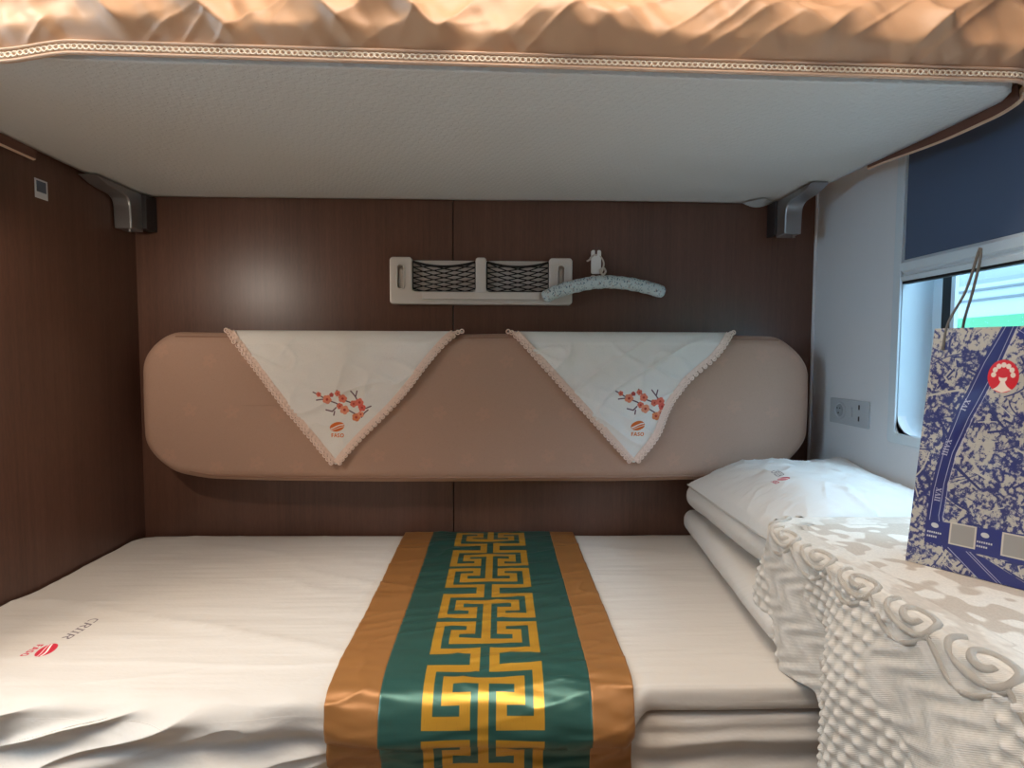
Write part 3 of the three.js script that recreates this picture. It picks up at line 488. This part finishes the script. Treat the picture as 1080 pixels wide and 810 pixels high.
// ------------------------------------------------------------------ upper berth with its cover
const UY = (x, z) => 1.457 + sm(0.1, 0.7, z) * mix(0.010, -0.014, (x + 1) / 1.85);
{
  const t = thing('upper_berth', 'upper berth with embossed grey vinyl underside', 'berth');
  const herring = dataTex(1024, 1024, (u, v) => {                    // short slanted dashes, turned the other way in every second row
    const U = u * 16, V = v * 22, row = Math.floor(V), fx = U + (row % 2) * 0.5, a = fx - Math.floor(fx) - 0.5, b = V - row - 0.5, q = row % 2 ? 1 : -1;
    const along = (a + q * b) * 0.707, across = (a - q * b) * 0.707, dash = sm(0.44, 0.34, Math.abs(along)) * (0.5 + 0.5 * Math.cos(clamp(Math.abs(across) * 9, 0, Math.PI * 3)));
    return 0.2 + 0.6 * dash + 0.3 * (tileN(u, v, 256, 256, 15) - 0.5);
  }, { srgb: false, rep: [2.8, 2.8] });
  const vm = std({ color: 0xd6d6d1, roughness: 0.5, bumpMap: herring, bumpScale: 0.001 });
  const X0 = -1.004, X1 = 0.832, Z1 = 0.695;
  const oz = (u) => { const x = mix(X0, X1, u); return Z1 - 0.06 * (1 - Math.sqrt(clamp(1 - (sm(X0 + 0.07, X0, x)) ** 2))) - 0.05 * (1 - Math.sqrt(clamp(1 - (sm(X1 - 0.05, X1, x)) ** 2))); };
  part(t, 'underside', shell(120, 60, (u, v) => { const x = mix(X0, X1, u), z = mix(oz(u), 0.006, v); return [x, UY(x, z) + 0.002 * fbm(x * 3, z * 4, 2), z]; }, (u, v) => [mix(X0, X1, u), mix(oz(u), 0, v)], 0.03), vm, 'grey embossed vinyl underside');
  part(t, 'mattress', box(X0 + 0.02, X1 - 0.02, 1.49, 1.622, 0.01, 0.65, 0.03), std({ color: 0x8c6a54, roughness: 0.9 }));
  const tab = new THREE.Shape(); tab.moveTo(0.69, 0.008); tab.lineTo(0.745, 0.03); tab.lineTo(0.775, 0.006); tab.closePath();
  part(t, 'corner_tab', grid(8, 4, (u, v) => [mix(0.685, 0.765, u), 1.4555 - 0.004 - 0.018 * Math.sin(Math.PI * u) * (1 - v) * 0.6, 0.02 + 0.05 * v * Math.sin(Math.PI * u)]), vm);
  settle(t, -0.08, 1.457, 0.35);

  // cover
  const c = thing('berth_cover', 'gathered golden orange velour cover with looped braid hem on the upper berth', 'berth cover');
  const XA = -1.008, XB = 0.840, ZE = 0.712, rc = 0.06;
  const velour = std({ color: 0xcca07a, roughness: 0.5, sheen: 0.8, sheenRoughness: 0.4, sheenColor: new THREE.Color(0xf0c088), bumpMap: weaveBump, bumpScale: 0.0002 });
  const per = [];                                                   // outline of the hem: left end, front, right end
  for (let i = 0; i <= 30; i++) per.push([XA, mix(0.33, ZE - rc, i / 30)]);
  for (let i = 1; i <= 14; i++) { const a = i / 14 * Math.PI / 2; per.push([XA + rc * (1 - Math.cos(a)), ZE - rc + rc * Math.sin(a)]); }
  for (let i = 1; i <= 160; i++) per.push([mix(XA + rc, XB - rc, i / 160), ZE]);
  for (let i = 1; i <= 14; i++) { const a = i / 14 * Math.PI / 2; per.push([XB - rc * (1 - Math.sin(a)), ZE - rc * (1 - Math.cos(a))]); }
  for (let i = 1; i <= 30; i++) per.push([XB, mix(ZE - rc, 0.31, i / 30)]);
  const len = [0]; for (let i = 1; i < per.length; i++) len.push(len[i - 1] + Math.hypot(per[i][0] - per[i - 1][0], per[i][1] - per[i - 1][1]));
  const LT = len[len.length - 1];
  const along = (s) => { let i = len.findIndex((v) => v >= s); if (i < 1) i = s <= 0 ? 1 : len.length - 1; const f = (s - len[i - 1]) / (len[i] - len[i - 1]), a = per[i - 1], b = per[i], l = Math.hypot(b[0] - a[0], b[1] - a[1]); return { x: mix(a[0], b[0], f), z: mix(a[1], b[1], f), nx: -(b[1] - a[1]) / l, nz: (b[0] - a[0]) / l }; };
  const hemY = (p) => UY(p.x, p.z) - 0.002 - 0.012 * sm(XB - 0.03, XB, p.x) * sm(0.30, 0.55, p.z) * sm(0.72, 0.62, p.z) - 0.016 * sm(-0.62, -0.74, p.x);
  const skirt = (s, k) => {                                         // k 0 at the hem .. 1 at the top edge of the mattress, then over the top
    const p = along(s), y0 = hemY(p), front = sm(0.35, 0.7, p.z) * 0.85 + 0.15;
    const f1 = Math.pow(1 - Math.abs(vn(s * 6.5 + k * 1.1, k * 0.7 + 4)), 2.2), f2 = Math.pow(1 - Math.abs(vn(s * 13 - k * 1.7, k * 0.9 + 9)), 2.2), f3 = vn(s * 34 + k * 3, k * 2.5), f4 = vn(s * 3.3 + 5, k * 0.8);
    const bulge = 0.014 * sm(0, 0.22, k) * (1 - 0.5 * sm(0.4, 0.9, k)) + (0.030 * f1 + 0.016 * f2 + 0.005 * f3 + 0.012 * f4 - 0.012) * sm(0.0, 0.42, k) * (1 - 0.4 * sm(0.8, 1, k)) + 0.0035 * (vn(s * 46 + k * 4, k * 3 + 2) + Math.pow(1 - Math.abs(vn(s * 22 - k * 5, k * 2)), 3)) * sm(0, 0.1, k);
    let y = y0 + 0.012 + k * 0.165, off = front * bulge - 0.055 * sm(0.15, 1.0, k);
    return [p.x + p.nx * off, y, p.z + p.nz * off];
  };
  part(c, 'skirt', shell(900, 44, (u, v) => skirt(u * LT, 1 - v), (u, v) => [u * LT, (1 - v) * 0.15], 0.002), velour);
  part(c, 'top_sheet', shell(60, 30, (u, v) => [mix(-0.99, 0.83, u), 1.628 + 0.006 * fbm(u * 9, v * 5), mix(0.005, 0.672, v)], (u, v) => [u * 1.8, v * 0.67], 0.004), velour);
  const band = std({ color: 0xd8b79c, roughness: 0.8, bumpMap: weaveBump, bumpScale: 0.0002 });
  const hem = (dy, off) => (u) => { const p = along(u * LT), y = hemY(p) + dy; return [p.x + p.nx * off, y, p.z + p.nz * off]; };
  part(c.children[0], 'hem_band', shell(500, 6, (u, v) => hem(0.016 - v * 0.018, 0.0015 + 0.001 * Math.sin(v * 3.14))(u), (u, v) => [u * LT, v * 0.02], 0.003), band, 'pinkish hem band');
  const line = (dy, off) => { const q = []; for (let i = 0; i <= 260; i++) q.push(hem(dy, off)(i / 260)); return q; };
  part(c.children[0], 'piping', tube(line(0.0155, 0.004), 0.0022, 520, 6), band); part(c.children[0], 'piping', tube(line(-0.001, 0.0035), 0.0026, 520, 6), band);
  for (const s0 of [0.002, LT - 0.365]) part(c.children[0], 'lining', shell(60, 4, (u, v) => { const q = along(s0 + u * 0.36), y = hemY(q), o = -0.003 - 0.004 * v; return [q.x + q.nx * o, y - 0.001 + v * 0.027, q.z + q.nz * o]; }, null, 0.001), std({ color: 0x6a4638, roughness: 0.8 }), 'dark brown lining inside the hem');
  const loops = [], N = Math.round(LT / 0.0086);
  for (let i = 0; i < N; i++) { const s = (i + 0.5) / N * LT, p = along(s), q = hem(0.0072, 0.005)(s / LT); loops.push(new THREE.TorusGeometry(0.0034, 0.0013, 5, 9).scale(1.25, 1, 1).rotateZ((hash(i, 2) - 0.5) * 0.7).rotateY(Math.atan2(p.nx, p.nz)).translate(...q)); }
  part(c.children[0], 'braid_trim', merge(loops), std({ color: 0xf4e4cc, roughness: 0.75 }), 'cream looped braid along the hem');
  const fray = (s, h) => { const q = hem(0.012, 0.006)(s); return tube([q, [q[0] + 0.006, q[1] + h, q[2] + 0.004], [q[0] + 0.02, q[1] + h * 0.8, q[2] + 0.004], [q[0] + 0.026, q[1] - 0.003, q[2] + 0.002]], 0.0006, 14, 4); };
  part(c.children[0], 'loose_thread', fray((len[30] + 0.22) / LT, 0.012), std({ color: 0xe6cdae, roughness: 0.8 }));
  settle(c, -0.08, 1.46, 0.35);
}

// ------------------------------------------------------------------ steel brackets below the upper berth
function bracket(label, xa, xb, sg) {
  const t = thing('berth_bracket', label, 'bracket', 'steel brackets below the upper berth');
  const s = new THREE.Shape();                                      // drawn in (z, y): a foot, a bend and an arm that flares up under the berth
  s.moveTo(0.040, 1.352); s.lineTo(0.088, 1.352); s.lineTo(0.090, 1.405); s.bezierCurveTo(0.091, 1.425, 0.10, 1.432, 0.12, 1.434); s.bezierCurveTo(0.16, 1.436, 0.185, 1.441, 0.205, 1.4525); s.lineTo(0.04, 1.4525); s.closePath();
  part(t, 'arm', extZY(s, xb, xb - xa, 0.004), M.steel);
  part(t, 'wall_plate', box(sg < 0 ? xb - 0.012 : xa - 0.006, sg < 0 ? xb + 0.012 : xa + 0.010, 1.360, 1.452, 0.0, 0.046, 0.002), M.darkSteel);
  part(t, 'screw', new THREE.CylinderGeometry(0.004, 0.004, 0.008, 10).translate(xb - 0.014, 1.349, 0.074), M.steel);
  settle(t, (xa + xb) / 2, 1.352, 0.0);
}
bracket('bent steel bracket in the corner by the corridor wall', -1.016, -0.970, -1);
bracket('bent steel bracket in the corner by the window wall', 0.772, 0.818, 1);

// ------------------------------------------------------------------ sticker and socket
{
  const t = thing('wall_sticker', 'small white sticker with a grey block on the wood wall by the corridor', 'sticker');
  part(t, 'label_sheet', box(XL + 0.0002, XL + 0.001, 1.364, 1.406, 0.288, 0.321), std({ color: 0xd9d9dc, roughness: 0.5 }));
  part(t, 'printed_block', box(XL + 0.001, XL + 0.0013, 1.378, 1.402, 0.292, 0.317), std({ color: 0x5c6270, roughness: 0.5 }), 'grey printed block');
  settle(t, XL, 1.364, 0.305);
  const o = thing('socket_plate', 'pale grey socket plate on the window wall above the pillow', 'socket'), F = std({ color: 0xb9bfc3, roughness: 0.45 });
  part(o, 'plate', extZY(round(0.098, 0.842, 0.25, 0.909, 0.003), XR + 0.001, 0.006, 0.0015), F);
  part(o, 'round_socket', new THREE.TorusGeometry(0.020, 0.0035, 8, 28).rotateY(Math.PI / 2).translate(XR - 0.006, 0.878, 0.142), F);
  part(o.children[1], 'socket_insert', new THREE.LatheGeometry([[0, 0.002], [0.006, 0.002], [0.008, 0.004], [0.012, 0.004], [0.016, 0.001], [0.0195, 0]].map((p) => new THREE.Vector2(...p)), 24).rotateZ(Math.PI / 2).translate(XR - 0.0055, 0.878, 0.142), std({ color: 0x9fa6aa, roughness: 0.4 }));
  for (const [dy, dz] of [[0.006, -0.006], [0.006, 0.006], [-0.007, 0]]) part(o.children[1], 'pin_hole', new THREE.CylinderGeometry(0.0018, 0.0018, 0.002, 8).rotateZ(Math.PI / 2).translate(XR - 0.0095, 0.878 + dy, 0.142 + dz), M.darkSteel);
  part(o, 'switch', box(XR - 0.0085, XR - 0.003, 0.866, 0.890, 0.184, 0.192, 0.001), F);
  for (const y of [0.863, 0.892]) part(o, 'slot', box(XR - 0.0062, XR - 0.004, y - 0.006, y + 0.006, 0.2145, 0.2185), M.darkSteel);
  settle(o, XR, 0.842, 0.174);
}

// ------------------------------------------------------------------ table, lace cloth
const TY = 0.718, TX = 0.487, TZ0 = 0.575, TZ1 = 1.25, TR = 0.07;
{
  const t = thing('window_table', 'small table below the window under the lace cloth', 'table');
  const s = new THREE.Shape(); s.moveTo(XR - 0.004, TZ0 + 0.006); s.lineTo(TX + TR, TZ0 + 0.006); s.absarc(TX + TR, TZ0 + TR, TR - 0.006, -Math.PI / 2, -Math.PI, true); s.lineTo(TX + 0.006, TZ1 - TR); s.absarc(TX + TR, TZ1 - TR, TR - 0.006, Math.PI, Math.PI / 2, true); s.lineTo(XR - 0.004, TZ1 - 0.006); s.closePath();
  part(t, 'tabletop', metreUV(ext(s, 0.024, 0.003).rotateX(Math.PI / 2).translate(0, TY - 0.003, 0)), M.woodPlain);
  part(t, 'leg', metreUV(new THREE.CylinderGeometry(0.022, 0.022, 0.69, 20).translate(0.62, 0.345, 0.98)), M.steel);
  part(t, 'foot', metreUV(new THREE.CylinderGeometry(0.06, 0.065, 0.012, 24).translate(0.62, 0.006, 0.98)), M.steel);
  settle(t, 0.62, 0, 0.98);

  const c = thing('tablecloth', 'cream jacquard lace tablecloth with raised scrolls draped over the window table', 'tablecloth');
  // outline from the wall along the far edge, round the corner, along the aisle side and back to the wall
  const per = [];
  const A = 40; for (let i = 0; i <= A; i++) per.push([mix(XR - 0.006, TX + TR, i / A), TZ0]);
  for (let i = 1; i <= 16; i++) { const a = i / 16 * Math.PI / 2; per.push([TX + TR - TR * Math.sin(a), TZ0 + TR - TR * Math.cos(a)]); }
  for (let i = 1; i <= 90; i++) per.push([TX, mix(TZ0 + TR, TZ1 - TR, i / 90)]);
  for (let i = 1; i <= 16; i++) { const a = i / 16 * Math.PI / 2; per.push([TX + TR - TR * Math.cos(a), TZ1 - TR + TR * Math.sin(a)]); }
  for (let i = 1; i <= A; i++) per.push([mix(TX + TR, XR - 0.006, i / A), TZ1]);
  const len = [0]; for (let i = 1; i < per.length; i++) len.push(len[i - 1] + Math.hypot(per[i][0] - per[i - 1][0], per[i][1] - per[i - 1][1]));
  const LT = len[len.length - 1], s0 = XR - 0.006 - TX - TR, s1 = s0 + TR * Math.PI / 2;   // start and end of the far corner
  const along = (s) => { let i = len.findIndex((v) => v >= s); if (i < 1) i = s <= 0 ? 1 : len.length - 1; const f = (s - len[i - 1]) / (len[i] - len[i - 1]), a = per[i - 1], b = per[i], l = Math.hypot(b[0] - a[0], b[1] - a[1]); return { x: mix(a[0], b[0], f), z: mix(a[1], b[1], f), nx: -(b[1] - a[1]) / l, nz: (b[0] - a[0]) / l }; };
  const keys = [[0, 0.015], [s0 - 0.06, 0.02], [s0 - 0.01, 0.09], [s0 + 0.045, 0.155], [s0 + 0.075, 0.175], [s1 + 0.01, 0.205], [s1 + 0.045, 0.228], [s1 + 0.10, 0.222], [s1 + 0.145, 0.245], [s1 + 0.18, 0.33], [s1 + 0.3, 0.36], [s1 + 0.45, 0.36], [s1 + 0.55, 0.1], [LT, 0.02]];
  const drop = (s) => { for (let i = 1; i < keys.length; i++) if (s <= keys[i][0]) return mix(keys[i - 1][1], keys[i][1], sm(keys[i - 1][0], keys[i][0], s)); return 0.36; };
  // relief: rows of round knots with wavy bands and leaves between them
  const relief = (s, d) => {
    if (d < 0) return 0.4 + 0.6 * sm(-0.08, 0.12, fbm(s * 26 + 3, d * 30, 3) + 0.18 * Math.sin(s * 60 + d * 20));
    const band = Math.sin(s * 21 + 0.8 * Math.sin(d * 24)) + 0.35 * Math.sin(d * 40 + s * 9);
    const px = 0.0185, row = Math.floor(d / px), cx = s / px + (row % 2) * 0.5, fx = cx - Math.floor(cx) - 0.5, fy = d / px - row - 0.5, knot = Math.exp(-(fx * fx * 9 + fy * fy * 12));
    const leaf = 0.5 + 0.5 * Math.sin(s * 150 + Math.sin(d * 90) * 2.5 + d * 110) * 0.8;
    return mix(leaf * 0.75, knot * 1.15, sm(-0.15, 0.2, band)) * sm(0.0, 0.03, d) + 0.4 * sm(0.03, 0, d);
  };
  const surf = (s, d, lift = 0) => {                                // d < 0 on top, d > 0 down the hanging side
    const p = along(s); let off, y; const r = 0.012;
    if (d < 0) { off = d; y = TY + 0.004; } else if (d < r * 1.57) { const a = d / r; off = r * Math.sin(a); y = TY + 0.004 - r * (1 - Math.cos(a)); } else { y = TY + 0.004 - r - (d - r * 1.57); off = r; }
    let e = lift, w = 0;
    if (d > 0) {
      const k = sm(0.0, 0.16, d), corner = Math.exp(-(((s - s0 - 0.045) / 0.035) ** 2));
      w = k * (0.030 * corner + 0.012 * Math.sin((s - s1) * 34 + 0.6) * sm(s1 - 0.03, s1 + 0.05, s) + 0.020 * sm(s1 + 0.13, s1 + 0.19, s)) - 0.006 * k * Math.exp(-(((s - s1 - 0.02) / 0.03) ** 2));
    }
    const nz = d > 0 ? 1 : 0;
    return [p.x + p.nx * (off + w + e * nz), y + (nz ? 0 : e), p.z + p.nz * (off + w + e * nz)];
  };
  const Du = (s, v) => mix(-0.046, drop(s), v);
  const LS0 = 0, map = dataTex(1024, 512, (u, v) => { const s = u * LT, d = mix(-0.07, 0.37, v), h = relief(s, d), k = 0.97 + 0.06 * (tileN(u, v, 300, 150, 21) - 0.5); return d < 0 ? [mix(198, 226, h) * k, mix(184, 218, h) * k, mix(168, 206, h) * k] : [mix(206, 222, h) * k, mix(198, 214, h) * k, mix(186, 204, h) * k]; });
  map.wrapS = map.wrapT = THREE.ClampToEdgeWrapping;
  const knit = dataTex(256, 256, (u, v) => 0.5 + 0.3 * Math.sin((u + v) * Math.PI * 2 * 40) + 0.3 * (tileN(u, v, 120, 120, 22) - 0.5), { srgb: false, rep: [10, 5] });
  const lace = std({ map, roughness: 0.9, sheen: 0.3, bumpMap: knit, bumpScale: 0.0005 });
  part(c, 'skirt', shell(640, 190, (u, v) => { const s = u * LT, d = Du(s, v); return surf(s, d, 0.0055 * relief(s, d) * (d > 0 ? 1 : 0.3)); }, (u, v) => [u, (Du(u * LT, v) + 0.07) / 0.44], 0.0016), lace);
  const inner = new THREE.Shape(); { const q = []; for (let i = 0; i <= 200; i++) { const p = along(i / 200 * LT); q.push(new THREE.Vector2(p.x - p.nx * 0.038, p.z - p.nz * 0.038)); } inner.setFromPoints(q); }
  const topMap = dataTex(512, 512, (u, v) => {
    const n = tileN(u, v, 9, 9, 31) * 0.6 + tileN(u, v, 20, 20, 32) * 0.4, w = Math.sin((u * 5 + 0.7 * tileN(u, v, 6, 6, 33)) * 6.283) * Math.sin((v * 5 + 0.7 * tileN(u, v, 7, 7, 34)) * 6.283);
    const h = sm(0.46, 0.56, n + 0.16 * w), k = 0.97 + 0.06 * (tileN(u, v, 200, 200, 35) - 0.5); return [mix(196, 228, h) * k, mix(182, 220, h) * k, mix(166, 208, h) * k];
  }, { rep: [3.2, 3.2] });
  part(c, 'top', metreUV(ext(inner, 0.003).rotateX(Math.PI / 2).translate(0, TY + 0.0048, 0)), std({ map: topMap, roughness: 0.9, sheen: 0.3, bumpMap: topMap, bumpScale: 0.0015 }));
  const cord = std({ color: 0xdcd3c6, roughness: 0.9, bumpMap: speckBump, bumpScale: 0.0006 });
  for (let k = 0; k < 8; k++) {
    const sc = s0 + 0.005 + k * 0.092, pts = [], big = 0.040 + 0.005 * hash(k, 5);
    for (let i = 0; i <= 60; i++) { const f = i / 60, a = -f * Math.PI * 3.1 + 3.5 + 0.3 * hash(k, 9), rr = mix(big, 0.008, f ** 0.8); const s = sc + 0.035 + Math.cos(a) * rr * 1.05, d = 0.006 + Math.sin(a) * rr * 0.62; pts.push(surf(s, d, 0.0006)); }
    part(c.children[0], 'scroll', tube(pts, 0.0046, 120, 7), cord);
    const leaf = []; for (let i = 0; i <= 30; i++) { const f = i / 30; leaf.push(surf(sc - 0.03 + f * 0.095, 0.012 + 0.030 * Math.sin(f * Math.PI) + 0.006 * hash(k, 3), 0.0006)); }
    part(c.children[0], 'scroll', tube(leaf, 0.0036, 60, 6), cord);
  }
  settle(c, 0.70, TY, 0.98);
}

// ------------------------------------------------------------------ paper bag
{
  const t = thing('paper_bag', 'navy and cream patterned paper carrier bag with red round emblem on the lace cloth', 'bag');
  const O = [0.593, 0.7235, 0.783], D = [0.6, 0.8], N = [0.8, -0.6], W = 0.30, HB = 0.336, DP = 0.11;    // D runs along the printed face, N into the bag
  const toile = (u, v) => { const n = 0.5 * fbm(u * 300, v * 260, 3) + 0.5 * ridge(u * 170 + 3 + v * 60, v * 130 - u * 70, 3) - 0.16 + 0.35 * fbm(u * 30, v * 26 + 5, 2); return n; };
  const print = canvasTex(1000, 1120, (g, w, h) => {
    const k = w / W, X = (s) => s * k, Y = (y) => h - y * k;
    g.fillStyle = '#b9b2a4'; g.fillRect(0, 0, w, h);
    for (let j = 0; j < h; j += 2) for (let i = 0; i < w; i += 2) { const n = toile(i / k * 1, j / k * 1); const q = sm(-0.14, 0.16, n + 0.3 * (hash(i, j) - 0.5)) * 0.95; g.fillStyle = 'rgb(' + [mix(186, 34, q), mix(178, 40, q), mix(164, 100, q)].map(Math.round) + ')'; g.fillRect(i, j, 2, 2); }
    for (let i = 0; i < 150; i++) { const x = rnd() * w, y = rnd() * h, a = rnd() * 6.28, l = 40 + rnd() * 110; g.strokeStyle = i % 3 ? '#262d66' : '#bdb6a8'; g.lineWidth = 3 + rnd() * 7; g.beginPath(); g.moveTo(x, y); g.quadraticCurveTo(x + Math.cos(a) * l * 0.6 + rnd() * 40 - 20, y + Math.sin(a) * l * 0.6 + rnd() * 40 - 20, x + Math.cos(a) * l, y + Math.sin(a) * l); g.stroke(); }
    const path = (pts) => { g.beginPath(); pts.forEach(([a, b], i) => (i ? g.lineTo(X(a), Y(b)) : g.moveTo(X(a), Y(b)))); };
    // long curved navy band
    const L = [[0.084, 0.34], [0.062, 0.29], [0.040, 0.225], [0.026, 0.165], [0.019, 0.11], [0.018, 0.06], [0.020, 0.036]], R2 = [[0.044, 0.03], [0.036, 0.075], [0.038, 0.12], [0.044, 0.165], [0.058, 0.215], [0.078, 0.27], [0.100, 0.34]];
    path([...L, ...R2]); g.fillStyle = '#232a68'; g.fill();
    g.strokeStyle = '#b9b7c4'; g.lineWidth = 2.5; path(L.map(([a, b]) => [a + 0.004, b])); g.stroke(); path(R2.map(([a, b]) => [a - 0.004, b])); g.stroke(); path(R2.map(([a, b]) => [a + 0.001, b])); g.stroke();
    g.fillStyle = '#b9b7c4'; g.font = 'bold 30px serif'; g.textAlign = 'center';
    for (const [s, y, a, txt] of [[0.049, 0.232, -1.25, 'IVX'], [0.033, 0.172, -1.4, 'IIIVX'], [0.0285, 0.104, -1.52, 'IIVX']]) { g.save(); g.translate(X(s), Y(y)); g.rotate(a); g.fillText(txt, 0, 10); g.restore(); }
    // second band, upper right
    path([[0.098, 0.325], [0.19, 0.255], [0.19, 0.30], [0.115, 0.345]]); g.fillStyle = '#2a3175'; g.fill(); path([[0.100, 0.332], [0.19, 0.265]]); g.stroke();
    // footer band with blank squares where codes are printed
    path([[0.019, 0.066], [0.30, 0.08], [0.30, 0.03], [0.019, 0.034]]); g.fillStyle = '#252c6c'; g.fill();
    path([[0.036, 0.036], [0.052, 0.036], [0.12, -0.002], [0.085, -0.002]]); g.fill(); path([[0.052, 0.036], [0.085, 0.03], [0.15, -0.002], [0.09, -0.002]]); g.fill();
    g.strokeStyle = '#b9b7c4'; for (const q of [0.046, 0.066, 0.070]) { path([[q, 0.033], [q + 0.035, 0.0]]); g.stroke(); }
    for (const s of [0.046, 0.101, 0.16, 0.22]) { g.fillStyle = '#c9bfae'; g.fillRect(X(s), Y(0.069), X(0.029), X(0.031)); g.fillStyle = '#9a948c'; g.fillRect(X(s + 0.002), Y(0.067), X(0.025), X(0.027)); }
    for (const s of [0.029, 0.084, 0.142]) { g.fillStyle = '#c7c4c0'; g.beginPath(); g.ellipse(X(s), Y(0.060), X(0.0045), X(0.0035), 0.2, 0, 7); g.fill(); for (let r = 0; r < 2; r++) for (let i = 0; i < 7 - r * 2; i++) g.fillRect(X(s - 0.008 + i * 0.0024), Y(0.051 - r * 0.006), X(0.0018), X(0.0026)); }
    // red round emblem: a bust with a beaded headdress
    const cx = X(0.088), cy = Y(0.272), rx = X(0.0172), ry = X(0.0215);
    g.fillStyle = '#d8202c'; g.beginPath(); g.ellipse(cx, cy, rx, ry, 0, 0, 7); g.fill(); g.fillStyle = '#f0d9c6';
    for (let i = 0; i < 7; i++) { const a = Math.PI + (i / 6) * Math.PI; g.beginPath(); g.ellipse(cx + Math.cos(a) * rx * 0.62, cy - ry * 0.08 + Math.sin(a) * ry * 0.6, rx * 0.17, ry * 0.16, 0, 0, 7); g.fill(); }
    g.beginPath(); g.ellipse(cx, cy + ry * 0.1, rx * 0.27, ry * 0.26, 0, 0, 7); g.fill(); g.fillStyle = '#d8202c'; g.beginPath(); g.ellipse(cx, cy - ry * 0.1, rx * 0.34, ry * 0.2, 0, 0, 7); g.fill();
    g.fillStyle = '#f0d9c6'; g.beginPath(); g.moveTo(cx - rx * 0.14, cy + ry * 0.3); g.lineTo(cx + rx * 0.14, cy + ry * 0.3); g.quadraticCurveTo(cx + rx * 0.2, cy + ry * 0.62, cx + rx * 0.62, cy + ry * 0.8); g.lineTo(cx, cy + ry); g.lineTo(cx - rx * 0.62, cy + ry * 0.8); g.quadraticCurveTo(cx - rx * 0.2, cy + ry * 0.62, cx - rx * 0.14, cy + ry * 0.3); g.fill();
  });
  const at = (s, y, dp, wob = 1) => {                               // the mouth is pinched: depth shrinks upward, the sides lean in
    const f = y / HB, ss = mix(s, mix(0.022, W - 0.022, s / W), f), dd = dp * mix(1, 0.25, f ** 1.3), c = wob * (0.004 * fbm(s * 14 + dp * 30, y * 12, 3) + 0.003 * ridge(s * 10 + y * 9, y * 7, 2)) * Math.sin(Math.PI * clamp(f * 0.9 + 0.05)) * Math.min(1, s * 40, (W - s) * 40);
    return [O[0] + D[0] * ss + N[0] * (dd + c), O[1] + y, O[2] + D[1] * ss + N[1] * (dd + c)];
  };
  const pap = std({ map: print, roughness: 0.38, clearcoat: 0.3, clearcoatRoughness: 0.3 }), uvP = (u, v) => [u, v];
  part(t, 'front_face', grid(70, 80, (u, v) => at(u * W, v * HB, 0), uvP), pap);
  part(t, 'back_face', grid(30, 40, (u, v) => at((1 - u) * W, v * HB, DP), uvP), pap);
  for (const e of [0, 1]) part(t, 'gusset', grid(16, 40, (u, v) => { const y = v * HB, p = at(e ? W : 0, y, mix(e ? 0 : DP, e ? DP : 0, u), 0), k = 0.018 * (1 - Math.abs(u * 2 - 1)) * (v ** 0.7) * (e ? -1 : 1); return [p[0] + D[0] * k, p[1], p[2] + D[1] * k]; }, (u, v) => [0.62 + u * 0.36, v]), pap);
  part(t, 'bottom', grid(2, 2, (u, v) => at(u * W, 0.001, v * DP, 0), () => [0.5, 0.99]), pap);
  const rope = std({ color: 0x77716a, roughness: 0.8, bumpMap: speckBump, bumpScale: 0.0004 });
  const cord = (a, b, ap, y2) => tube([at(a, HB - 0.03, -0.003), at(a + 0.002, HB + 0.006, 0.006), at(mix(a, ap, 0.6), HB + 0.05, 0.02), at(ap - 0.001, y2 - 0.004, 0.04), at(ap + 0.0008, y2, 0.045), at(ap + 0.0016, y2 - 0.012, 0.05), at(mix(b, ap, 0.7), HB + 0.05, 0.06), at(b + 0.002, HB + 0.006, 0.075), at(b, HB - 0.02, 0.1)], 0.0017, 90, 7);
  part(t, 'handle', cord(0.014, 0.030, 0.047, 0.441), rope, 'thin grey cord handle'); part(t, 'handle', cord(0.118, 0.104, 0.104, 0.445), rope, 'thin grey cord handle');
  settle(t, 0.72, 0.7235, 0.85);
}

// ------------------------------------------------------------------ opposite berth (behind the camera, returns light)
{
  const t = thing('opposite_berth', 'brown berth across the aisle made up with white bedding', 'berth');
  part(t, 'base', box(XL + 0.012, XR - 0.002, 0, 0.34, 1.30, ZF - 0.004, 0.01), M.woodPlain);
  part(t, 'bedding', box(XL + 0.02, XR - 0.01, 0.34, 0.50, 1.29, ZF - 0.01, 0.04), linenPlain);
  settle(t, 0, 0, 1.6);
}

renderer.render(scene, camera);
